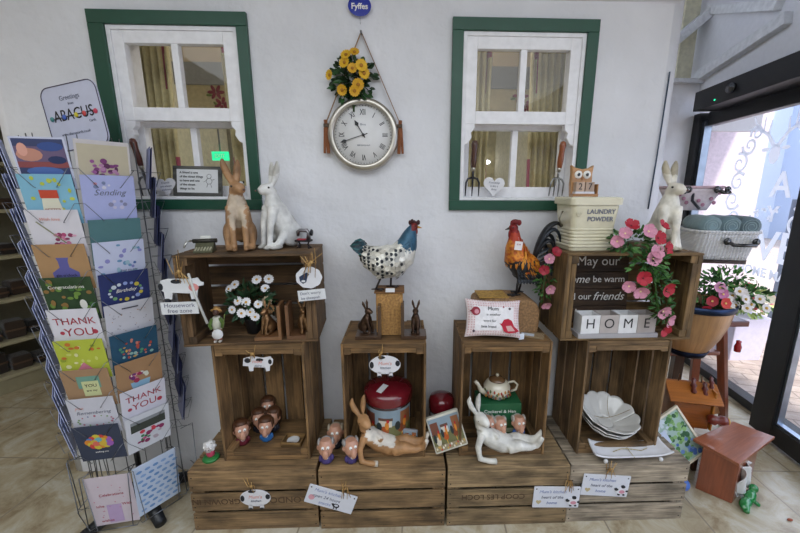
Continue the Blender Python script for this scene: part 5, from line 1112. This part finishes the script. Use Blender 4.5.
A_ = [('sunset seascape greeting card at the top of the left column', WHT, [('r', '3c4468', 0, .08, W2, .145), ('r', '6a5a78', 0, .10, W2, .06), ('c', 'c08a78', -.03, .105, .035, .02), ('c', '39508c', .03, .13, .035, .014), ('r', '8a4a4c', 0, .075, W2, .018), ('c', '4c6aa8', .0, .055, .05, .014), ('c', 'd8a090', -.045, .12, .014, .02), ('c', '28345c', .04, .09, .025, .012)]),
      ('pale blue card with yellow dots and a red-capped milk bottle picture', '7fb4cc', confetti(16, -.06, .06, .02, .15, ('c0c850', 'b4c04a'), .008, 3)+[('p', 'd8d4c0', [(-.03, .02), (.03, .02), (.022, .085), (-.022, .085)]), ('r', 'c04830', 0, .096, .050, .026), ('t', 'BETTER', .013, 'inkred', 0, .045)]),
      ('white card with pink wild flowers and grasses', 'd2cfd6', confetti(18, -.01, .055, .03, .08, ('b04a74', 'c87a98', '8a3a5c', 'd8a8bc'), .008, 4)+[('t', 'With love', .014, 'inkpink', -.01, .128, .3)]+[('p', '8a8a6c', [(-.05, .12), (-.046, .122), (.02, .05), (.016, .048)])]),
      ('kraft brown card with a purple bottle shape', 'a8845c', [('r', 'a8845c', 0, .08, W2, .14), ('p', '5c5a98', [(-.035, .0), (.035, .0), (.038, .06), (.014, .078), (.014, .10), (.018, .112), (-.018, .112), (-.014, .10), (-.014, .078), (-.038, .06)]), ('t', 'gin o\'clock', .014, 'ink', 0, .05)]),
      ('dark green jungle card with a white goose', '2c4428', confetti(34, -.065, .065, .01, .145, ('3f6a34', '24401e', '6a8a3c', '8a6a3a'), .012, 5)+[('c', 'd8d8d0', .035, .06, .011, .018), ('t', 'Congratulations', .016, 'inkwhite', 0, .125)]),
      ('white THANK YOU card in dark red capitals, left column', 'd6d4dc', [('t', 'THANK', .036, 'inkred', .0, .112), ('t', 'YOU', .042, 'inkred', .006, .070), ('c', 'b03a4c', -.045, .07, .007), ('c', 'b03a4c', .052, .07, .009)]),
      ('yellow-green garden card with a pink cake', 'b2bc40', confetti(18, -.06, .06, .05, .145, ('c8cf70', '8a9a30', 'd8d8a0', 'c07030'), .009, 6)+[('p', 'c8788a', [(-.04, .02), (.04, .02), (.0, .07)]), ('r', 'd8d0d4', .0, .025, .09, .014)]),
      ('kraft brown card with a pale green hand-lettered label', 'a08060', [('r', '6f9a8a', .005, .105, .07, .05), ('r', 'c8cc98', .008, .078, .052, .062), ('t', 'YOU', .018, 'ink', .008, .09), ('t', 'are my', .012, 'ink', .008, .07)]),
      ('white birthday wishes card with curly grey lettering and dots', 'c8c8d2', [('t', 'Remembering', .019, 'inkgrey', 0, .095, .3), ('t', 'you', .018, 'inkpink', -.04, .118, .3)]+ringc(16, 0, .06, .055, .020, ('b06a7c', '6a7a9c', '7a9a6a'), .004, 3)),
      ('charcoal card with a rainbow burst of butterflies, bottom of the left column', '343c50', ringc(14, 0, .085, .034, .022, ('c8403c', 'd88a2c', 'd0c040', '4a9a5a', '4a7ac0', '9a5ab0'), .013, 4)+ringc(8, 0, .085, .016, .010, ('d86a5a', 'd0b040', '6ab0c0'), .012, 5)+[('t', 'wishing you', .009, 'inkwhite', 0, .04)])]
B_ = [('cream card with a violet bouquet at the top of the right column', 'c9c4c4', [('r', 'bdb49c', 0, .085, W2, .12)]+confetti(26, -.034, .034, .045, .10, ('7a3a74', '9a5a94', '5c2c54', 'b484a8'), .010, 7)+confetti(10, -.03, .03, .02, .045, ('5a7040', '7a8a50'), .007, 8)),
      ('lavender blue Sending card with faint butterflies', 'a9b0dc', [('t', 'Sending', .028, 'inkgrey', 0, .10, .35)]+ringc(6, .02, .06, .02, .012, ('c4c0d8', '8a8aa8'), .007, 9)+ringc(5, -.02, .125, .02, .008, ('c88a94', '7a86a8', 'd0d0e0'), .006, 10)),
      ('plain sea-green card low in its pocket', '4c7478', []),
      ('white card with scattered blue and lilac butterflies', 'c2c8e0', confetti(22, -.06, .06, .03, .145, ('6a94b8', '8a8ac4', '4a6aa8', '9ab8c8'), .009, 11)+[('t', 'Just to say', .012, 'inkgrey', .02, .05, .3)]),
      ('navy card with a ring of yellow and white flowers', '222e64', ringc(16, 0, .085, .048, .030, ('c8b840', 'c8d0d8', '6a9a6a', '8a9ad0'), .007, 12)+[('t', 'Birthday', .018, 'inkwhite', 0, .09, .3)]),
      ('white card with fine grey speckles and a small dark bar', 'c4c4cc', confetti(44, -.06, .06, .02, .125, ('8a8a98', 'a09ca0', 'b0907c'), .0028, 13)+[('r', '4a4a54', 0, .138, .05, .005)]),
      ('teal card with red and gold scattered flowers', '1c4a64', confetti(30, -.05, .05, .05, .125, ('b04a3c', 'c89a4a', '8ab0a8', 'c07a6a', '4a8a6a'), .0065, 14)),
      ('kraft brown card with a flower pot picture', 'a07c58', [('p', '8ab0c8', [(-.024, .025), (.024, .025), (.032, .065), (-.032, .065)])]+confetti(16, -.03, .03, .07, .10, ('9a2c4c', '6a2c6a', 'c87a8a', 'd0d0c0'), .010, 15)),
      ('white THANK YOU card in dark red capitals, right column', 'd2d0da', [('t', 'THANK', .034, 'inkred', 0, .115), ('t', 'YOU', .038, 'inkred', .0, .078), ('c', 'b03a4c', .05, .075, .009), ('c', 'b03a4c', -.048, .075, .007)]),
      ('white card with dark hills and pink roses, bottom of the right column', 'ced0d6', [('r', '3a4038', 0, .105, W2*.86, .034), ('r', '888c90', 0, .128, W2*.86, .014)]+confetti(20, -.045, .045, .03, .085, ('8a2c5a', 'c05a84', '3a7a4a', 'b0a0a8', 'c83a4c'), .010, 16))]
def card(label, a, z_, k, col, items, group, idx=0, w_=CW, h_=CH, lean=8):
    Q = RZ(a) @ T(0, -.168-.0022*0-.006*(2-k), z_+.003*k) @ RX(R(lean)); M = T(HX, HY, 0) @ Q
    o = MB(col).box((0, 0, h_/2), (w_, .002, h_)).build('greeting_card' if k == 0 else 'card_envelope', 'plain', bev=.0004, M=M); tag(o, label, 'card' if k == 0 else 'envelope', group); 
    if items: art(o, items)
    return o
for ci, (a, L) in enumerate(((ANG[0], A_), (ANG[1], B_))):
    side = ('left', 'right')[ci]
    for i, (lab, col, items) in enumerate(L):
        zz = ZB[i]-(.035 if (ci == 1 and i == 2) else 0)
        card(lab, a, zz, 0, col, items, 'greeting cards on the spinner')
        for k in (1, 2):
            o = card('pale blue envelope standing directly behind a greeting card in the %s column of the spinner' % side, a, zz, k, ('a4aad0', '989fcc')[k-1], None, 'envelopes in the %s column' % side)
            o.matrix_world = o.matrix_world @ T(-.004*k if ci == 0 else .004*k, 0, .004*k)
for ci, (a, cols, side, gl) in enumerate(((R(-48), ('c0c6e0', 'b4bcdc', 'a8b0d4'), 'far left', 'blue-grey'), (R(128), ('2c3464', '8a90b4', '242c54'), 'far right', 'navy and grey'))):
    for i in range(10):
        for k in (0, 1): card('%s card seen edge-on in the %s column of the spinner' % (gl, side), a, ZB[i], k, cols[(i+k) % 3], None, 'edge-on cards in the %s column' % side).name = 'greeting_card'
# gift wrap packs at the foot
o = card('pale pink packet of printed gift wrap at the foot of the spinner', ANG[0], .055, 0, 'c8bcc4', [('r', 'b49cc0', .0, .05, .05, .085), ('t', 'Celebrations', .016, 'inkred', .0, .140), ('t', 'love', .016, 'inkred', -.045, .09), ('t', 'With', .016, 'inkred', .045, .09), ('t', 'wishes', .016, 'inkred', -.03, .02)]+confetti(20, -.06, .06, .01, .20, ('b8889c', 'c0788c'), .003, 18), 'gift wrap packs', w_=.152, h_=.225, lean=3); o.name = 'gift_wrap_pack'; o['category'] = 'gift wrap'
g = random.Random(9); it = []
for r_ in range(9):
    for c_ in range(5): it.append(('c', ('7a9cc8', '8aa8d0', '6a90c0')[g.randrange(3)], -.056+.028*c_+(.012 if r_ % 2 else 0), .02+.0225*r_, .010, .006))
o = card('blue and white patterned gift wrap packet at the foot of the spinner', ANG[1], .065, 0, 'c0ccde', it, 'gift wrap packs', w_=.152, h_=.225, lean=3); o.name = 'gift_wrap_pack'; o['category'] = 'gift wrap'

# ================================================================== SHELVES IN THE ALCOVE
sa = math.atan2(.26, .12)   # front edge direction
t = thing('display_shelves', 'cream curved display shelves holding dark goods, far left behind the wall', 'shelving', (-2.684, .677, 0), sa); m = MB('a8a184')
for z_ in (.123, .349, .633, .918, 1.216, 1.514, 1.80): MB('aaa388').box((.10, .16, z_-.012), (1.9, .32, .024)).build('shelf', 'satin', t, bev=.003)
MB('9a9378').box((.10, .16, .055), (1.9, .30, .11)).build('plinth', 'satin', t, bev=.004); MB('8a8470').box((.10, .325, .95), (1.9, .012, 1.9)).build('back_panel', 'satin', t)
g = random.Random(21); SM = T(-2.684, .677, 0) @ RZ(sa); cols = ('2a2018', '3a2a1e', '241c1a', '33261c', '1e1a1a')
names = {0: 'bottom', 1: 'second', 2: 'third', 3: 'fourth', 4: 'fifth', 5: 'sixth'}
for si, z_ in enumerate((.123, .349, .633, .918, 1.216, 1.514)):
    u = -.35
    while u < .62:
        w_ = g.uniform(.07, .12); h_ = g.uniform(.05, .12) if si else g.uniform(.06, .15); c = cols[g.randrange(5)]
        o = thing('wrapped_bundle', 'dark brown wrapped bundle on the %s shelf up of the alcove display' % names[si], 'bundle', SM @ Vector((u+w_/2, .10+g.uniform(0, .05), z_)), sa+g.uniform(-.15, .15), 'dark bundles on the %s shelf' % names[si])
        m = MB(c); m.box((0, 0, h_/2), (w_*.92, .12, h_)); m.build('body', 'fabric', o, bev=.012); MB('5a4434').box((0, 0, h_/2), (w_*.93, .122, .012)).build('ribbon', 'satin', o, bev=.001); u += w_+.012

# ================================================================== RIGHT-HAND CORNER
# basket with towels
BX, BY, BZZ = 1.572, .215, 1.018
t = thing('wicker_basket', 'large white wicker basket with black leather handles holding rolled towels', 'basket', (BX, BY, BZZ), R(-12)); 
def bask(m, w0, d0, w1, d1, h_, r_=.05, lip=True):
    lv = []
    for k in range(7): u = k/6; lv.append((u*h_, rrect(w0+(w1-w0)*u, d0+(d1-d0)*u, r_, 5)))
    n = len(lv[0][1]); vs = [(x, y, z) for z, P in lv for x, y in P]; inn = [(x*.96, y*.96, z) for z, P in lv for x, y in P]; N = len(vs)
    fs = [(i*n+k, i*n+(k+1) % n, (i+1)*n+(k+1) % n, (i+1)*n+k) for i in range(6) for k in range(n)]; fi = [(N+a, N+d, N+c, N+b) for a, b, c, d in fs]; top = [(6*n+k, 6*n+(k+1) % n, N+6*n+(k+1) % n, N+6*n+k) for k in range(n)]
    m._add(vs+inn, fs+fi+top+[tuple(range(n))[::-1], tuple(N+k for k in range(n))], smooth=True)
    return lv[-1][1]
m = MB('e8e8e8'); P = bask(m, .24, .20, .28, .25, .135); m.build('body', 'wicker', t); m = MB('e4e4e2'); m.tube([(x, y, .137) for x, y in P], .008, 8, closed=True); m.build('rim', 'wicker', t)
def bhandle(t, x, y, z, rz_, w_=.12):
    m = MB('1c1a1c'); Q = T(x, y, z) @ RZ(rz_); m.tube([(-w_/2, 0, 0), (-w_/2+.015, -.028, -.014), (w_/2-.015, -.028, -.014), (w_/2, 0, 0)], .009, 8, M=Q)
    for s in (-1, 1): m.ell((0, 0, 0), (.020, .006, .018), M=None) if 0 else m._ellM((0, 0, 0), (.018, .008, .018), Q @ T(s*w_/2, -.004, 0))
    o = m.build('handle', 'gloss', t)
    for s in (-1, 1): MB('a8a8ac').ell((0, 0, 0), .005, n=8, m=6).build('stud', 'metal', o, M=Q @ T(s*w_/2, -.013, 0))
bhandle(t, .045, -.128, .095, 0, .12)
for i, (x, c, lab) in enumerate(((-.082, '7f979c', 'grey-blue rolled towel at the left of the large wicker basket'), (.0, '6f878e', 'grey-blue rolled towel in the middle of the large wicker basket'), (.078, '62767e', 'darker grey-blue rolled towel at the right of the large wicker basket'))):
    o = thing('rolled_towel', lab, 'towel', (BX+x*.97, BY-.0-.02*i, BZZ+.130), R(-12), 'rolled towels in the basket'); m = MB(c); m.lathe([(.02, -.095), (.044, -.09), (.048, -.06), (.048, .06), (.044, .09), (.02, .095)], 20); m.build('roll', 'fabric', o, M=T(0, 0, .035) @ RX(pi/2))
    m = MB('93a8ac'); pts = [(.010*(1+.09*k)*cos(k*.55), -.0955, .010*(1+.09*k)*sin(k*.55)+.035) for k in range(34)]; m.tube(pts, .0018, 5); m.build('spiral_edge', 'fabric', o)
t = thing('small_basket', 'smaller lined wicker basket with pink floral cloth stacked behind the rolled towels', 'basket', (1.500, .335, 1.250), R(-12)); m = MB('d8ccd2'); P = bask(m, .16, .13, .25, .20, .115); m.build('lining', 'fabric', t); m = MB('c9aab4'); m.tube([(x, y, .117) for x, y in P], .007, 8, closed=True); m.build('rim', 'fabric', t)
m = MB('a8788c')
for k in range(12): m.ell((-.10+.018*k, -.072-.024*(.3+.5*((k*7) % 5)/5), .03+.07*((k*5) % 7)/7), (.010, .003, .010), n=8, m=6)
m.build('floral_print', 'fabric', t); bhandle(t, -.090, -.100, .105, -.3, .06); bhandle(t, .095, -.100, .105, .3, .06)
m = MB('2a2a34'); m.tube([(-.02, -.08, .10), (-.03, -.10, .05), (.01, -.095, .01)], .007, 6); m.build('dark_ribbon', 'fabric', t)
# shelf that carries the baskets: back stand
t = thing('display_plinth', 'tall narrow dark wooden plinth carrying the white baskets', 'stand', (1.56, .285, 0), R(-12)); MB('4a3022').box((0, 0, 1.005), (.30, .26, .024)).build('top', 'varnish', t, bev=.002)
MB('4a3022').box((.02, .065, .505), (.05, .05, .976)).build('post', 'varnish', t, bev=.002); MB('4a3022').box((.02, .065, .0085), (.20, .14, .017)).build('base', 'varnish', t, bev=.002)

# half-barrel planter on a red-brown trestle
t = thing('barrel_planter', 'orange-brown wooden tub planter with dark blue rim band, behind the right upper crate', 'planter', (1.385, .06, .565)); m = MB('a47a4e')
m.lathe([(.070, 0), (.100, .05), (.128, .11), (.150, .18), (.160, .25), (.160, .27), (.148, .27), (.145, .22), (.01, .215)], 40); m.build('staves', 'varnish', t)
MB('283248').lathe([(.159, .243), (.166, .247), (.166, .272), (.160, .274)], 40, cap=False).build('rim_band', 'metal', t, solid=.003); MB('22283a').lathe([(.072, 0), (.080, .002), (.092, .028), (.088, .030)], 40, cap=False).build('foot_band', 'metal', t, solid=.003)
MB('3a2c20').lathe([(.001, .224), (.143, .222), (.143, .218), (.001, .218)], 30).build('soil', 'straw', t)
t = thing('barrel_flowers', 'white-petalled flowers, pink and red blooms growing out of the barrel planter', 'plant', (1.420, .03, .800)); m = MB()
for c, r_, n in (((.0, 0, .06), (.11, .10, .06), 150), ((.11, -.03, .08), (.10, .08, .06), 140), ((.20, -.03, .07), (.09, .06, .05), 90), ((.10, .0, .15), (.09, .06, .05), 90), ((.0, -.04, .14), (.08, .06, .05), 80)): foliage(m, c, r_, n, ('2c5a26', '3f7a34', '5a8a44', '24481e'), .032, .013)
m.color('3c5a2c')
for k in range(8): m.tube([(0, 0, -.02), (.02*k-.03, -.03, .03), (.035*k-.06, -.05, .08)], .002, 5)
m.build('foliage', 'leaf', t)
g = random.Random(4)
sp = [((.02+.026*(k % 7)+g.uniform(-.008, .008), -.115+.02*(k % 3), .045+.034*(k//7)+g.uniform(-.008, .008)), (g.uniform(-.5, .3), -1, g.uniform(.1, .6))) for k in range(17)]
for p, n in sp: m = MB(); bloom(m, (0, 0, 0), n, .022, 8, 'dcd6d4', 'b8923c', cup=.1, w_=.5, cr=.32); m.build('flower', 'petal', t, M=T(*p))
for p, n, c in (((-.035, -.10, .13), (-.2, -1, .4), 'c888a8'), ((-.015, -.10, .10), (0, -1, .2), 'b86a94'), ((-.05, -.09, .065), (-.3, -1, .2), 'a82838'), ((-.01, -.115, .062), (0, -1, .3), 'c03028'), ((-.07, -.09, .02), (-.3, -1, 0), 'b0283c')): m = MB(); bloom(m, (0, 0, 0), n, .026, 6, c, 'e0c070', cup=.2, w_=.7, cr=.2); m.build('flower', 'petal', t, M=T(*p))

t = thing('wooden_trestle', 'red-brown wooden A-frame trestle standing under the barrel planter', 'stand', (1.47, .08, 0))
def beam(n, p, q, a_, b_, c, par, mat='varnish'):
    p = Vector(p); q = Vector(q); L = (q-p).length; m = MB(c); m.box((0, 0, 0), (L, a_, b_)); o = m.build(n, mat, par, bev=.002); o.matrix_local = Matrix.Translation((p+q)/2) @ (q-p).to_track_quat('X', 'Z').to_matrix().to_4x4(); return o
RB = '7a3c22'
beam('leg', (.115, .02, .705), (.395, .18, .0), .034, .044, RB, t); beam('leg', (.09, .11, .54), (.12, .10, .0), .030, .036, RB, t); beam('leg', (-.20, .0, .54), (-.30, -.06, .0), .03, .036, '9a6a58', t); beam('leg', (-.20, .12, .54), (-.25, .20, .0), .034, .04, RB, t)
beam('crossbar', (.03, .135, .085), (.375, .165, .130), .022, .05, '9a6a44', t)
m = MB('5a2018'); m.box((.125, .0, .722), (.11, .12, .028)); m.build('end_cap', 'varnish', t, bev=.004)
MB('6a3420').box((-.07, .06, .552), (.34, .16, .020)).build('bearer', 'varnish', t, bev=.003)
MB('a01c24').lathe([(.004, 0), (.014, .004), (.016, .03), (.010, .05), (.012, .06), (.002, .066)], 14).build('red_knob', 'gloss', t, M=T(.225, .02, .54))

t = thing('nesting_box', 'orange-brown wooden nesting box with pitched roof hanging under the barrel', 'nesting box', (1.375, .05, .255), R(-14))
MB('8a4c1e').box((0, 0, .095), (.19, .14, .19)).build('box', 'varnish', t, bev=.002); m = MB('a05e22'); m.box((0, 0, 0), (.27, .13, .014), T(0, -.055, .215) @ RX(R(38))); m.build('roof', 'varnish', t, bev=.002); m = MB('8a4c1c'); m.box((0, 0, 0), (.27, .13, .014), T(0, .055, .215) @ RX(R(-38))); m.build('roof', 'varnish', t, bev=.002)
MB('b0702a').box((.105, 0, .120), (.010, .16, .24)).build('side_board', 'varnish', t, bev=.002)
for i, (x, z_, s_) in enumerate(((.00, .245, 1.0), (.060, .235, .9), (.085, .285, .8))):
    MB('5a1c14').lathe([(.010, 0), (.016, .01), (.010, .03), (.018, .045), (.010, .06), (.014, .075), (.004, .09)], 14).build('turned_spindle', 'varnish', t, M=T(x, -.06, z_-.03) @ RX(R(-20)) @ Matrix.Scale(s_, 4))
MB('6a2418').lathe([(.004, -.05), (.024, -.045), (.030, -.02), (.020, 0), (.028, .02), (.024, .045), (.004, .05)], 16).build('drum_perch', 'varnish', t, M=T(.12, -.10, .085) @ RY(pi/2)); MB('d8a848').ell((0, 0, 0), (.006, .02, .02)).build('brass_disc', 'satin', t, M=T(.172, -.10, .085))
for x in (-.06, .06): MB('5a3a24').cyl((x, 0, .235), (x, 0, .300), .003, n=6).build('hanger', 'metal', t)
t.location = (1.385, .0, .225); t.scale = (.82, .82, .82)

# leaning picture
t = thing('leaning_picture', 'white-framed picture of blue hydrangeas leaning behind the greyish crate', 'picture', (1.300, -.125, 0)); Q = T(-.02, 0, .0) @ RZ(R(-8)) @ RX(R(-12)) @ RY(R(-38)); 
P3 = T(-.055, 0, .205) @ RX(R(-14)) @ RY(R(-33)) @ Matrix.Scale(.82, 4)
m = MB('ddd2bc')
for c, d in (((0, 0, .15), (.26, .016, .012)), ((0, 0, -.15), (.26, .016, .012)), ((-.124, 0, 0), (.012, .016, .288)), ((.124, 0, 0), (.012, .016, .288))): m.box(c, d)
m.build('frame', 'satin', t, M=P3, bev=.001); g = random.Random(2); m = MB('9fb8b0'); m.box((0, .003, 0), (.236, .006, .288))
for i in range(150):
    x = g.uniform(-.11, .11); z_ = g.uniform(-.135, .135); c = ('4a7a4a', '6f9a5c', '345c3c', '88b070')[g.randrange(4)] if z_ < .06 or x > .02 else 'c8d4dc'
    if z_ < -.03 and g.random() < .45: c = ('6a8ac8', '8aa4dc', '4a6ab0')[g.randrange(3)]
    m.color(c); y_ = -.0003-.0001*i*.1; r_ = g.uniform(.006, .016); m._add([(x+r_*cos(2*pi*k/8), y_, z_+r_*sin(2*pi*k/8)) for k in range(8)], [tuple(range(8))])
m.color('c4cfe4'); m._add([(-.085, -.003, -.0), (-.01, -.003, -.0), (-.01, -.003, .08), (-.085, -.003, .08)], [(0, 1, 2, 3)]); m.build('canvas', 'plain', t, M=P3)
m = MB('4a4a4a'); m.tube([(.0, .04, .0), (.0, .03, .20)], .004, 6); m.build('strut', 'satin', t)
tag(MB('4a70c0').ell((0, 0, 0), .028).build('blue_ball', 'satin', M=T(1.268, -.190, .030)), 'blue ball on the floor beside the red-brown wooden box', 'ball')
# support for the picture: low stool behind
t = thing('low_stool', 'small dark stool half hidden behind the leaning picture', 'stool', (1.33, -.035, 0)); MB('5a3828').box((0, 0, .125), (.20, .10, .02)).build('seat', 'varnish', t, bev=.002)
for sx_ in (-1, 1):
    for sy_ in (-1, 1): MB('5a3828').box((sx_*.085, sy_*.035, .0575), (.02, .02, .115)).build('leg', 'varnish', t)

# red-brown box with overhanging lid on the floor
def onbox(t):
    V = [(1.335, -.185), (1.430, -.272), (1.665, -.125), (1.570, -.040)]; H4 = (.218, .196, .196, .218)
    m = MB('86462a'); F = [(3, 2, 1, 0), (4, 5, 6, 7), (0, 1, 5, 4), (1, 2, 6, 5), (2, 3, 7, 6), (3, 0, 4, 7)]
    m._add([(x-1.44, y+.15, 0) for x, y in V]+[(x-1.44, y+.15, z_) for (x, y), z_ in zip(V, H4)], F, uvs=[[(0, 0), (0, .1), (.1, .1), (.1, 0)]]*2+[[(0, 0), (0, .14), (.19, .14), (.19, 0)]]*4); m.build('box', 'varnish', t, bev=.003)
    V2 = [(1.315, -.150), (1.412, -.285), (1.740, -.120), (1.612, -.030)]; H5 = (.222, .200, .200, .222); m = MB('96583c')
    m._add([(x-1.44, y+.15, z_) for (x, y), z_ in zip(V2, H5)]+[(x-1.44, y+.15, z_+.014) for (x, y), z_ in zip(V2, H5)], F, uvs=[[(0, 0), (0, .2), (.25, .2), (.25, 0)]]*6); m.build('lid', 'varnish', t, bev=.002)
t = thing('lidded_box', 'red-brown wooden box with overhanging sloping lid on the tiled floor, far right', 'box', (1.44, -.15, 0)); onbox(t)
t = thing('frog_ornament', 'bright green glazed creature in crumpled wrapping at the right side of the wooden box', 'ornament', (1.500, -.272, 0), R(32)); m = MB('1f7a3a')
m.ell((-.03, 0, .020), (.045, .022, .018)); m.ell((.03, .0, .024), (.035, .022, .022)); m.ell((.062, .0, .045), (.018, .018, .020)); m.tube([(-.05, -.01, .02), (-.075, -.015, .008)], .012, 8); m.tube([(.01, -.02, .02), (.02, -.035, .006)], .009, 8); m.blob('body', 'gloss', t, .0035, 2)
m = MB('dcdcdc')
m.grid(lambda u, v: ((u-.5)*.11+.02, .028+.014*sin(u*11+v*5), .03+.13*v+.006*sin(u*17)), 16, 14); m.build('white_wrapping', 'plain', t, solid=.002)
tag(MB('9a4a2c').ell((0, 0, 0), (.012, .006, .005)).build('fallen_petal', 'petal', M=T(1.60, -.36, .005)), 'tiny red-brown scrap lying on the tiles right of the wooden box', 'scrap')

# outside: square planter with pale flowers
t = thing('square_planter', 'pale lilac square planter of bright flowers on the paving outside the glass', 'planter', (2.78, 1.22, -.01)); m = MB('c9c4d6')
lv = [(0, rrect(.26, .26, .01)), (.36, rrect(.32, .32, .01))]; stack(m, lv); m.build('tub', 'satin', t); m = MB(); foliage(m, (0, 0, .46), (.20, .18, .13), 220, ('a8c070', '8ab05c', 'c8cf80', '6a9a4c'), .06, .03); m.build('foliage', 'leaf', t)
for k in range(12): m = MB(); a = k*2.4; bloom(m, (0, 0, 0), (cos(a)*.6-.6, -1, .8), .045, 7, ('d8707c', 'e8c8a8', 'e8e0c0', 'd0505c')[k % 4], 'e0c060', cup=.2, w_=.6); m.build('flower', 'petal', t, M=T(.16*cos(a)-.02, -.10+.08*sin(a), .50+.09*sin(k*1.3)))
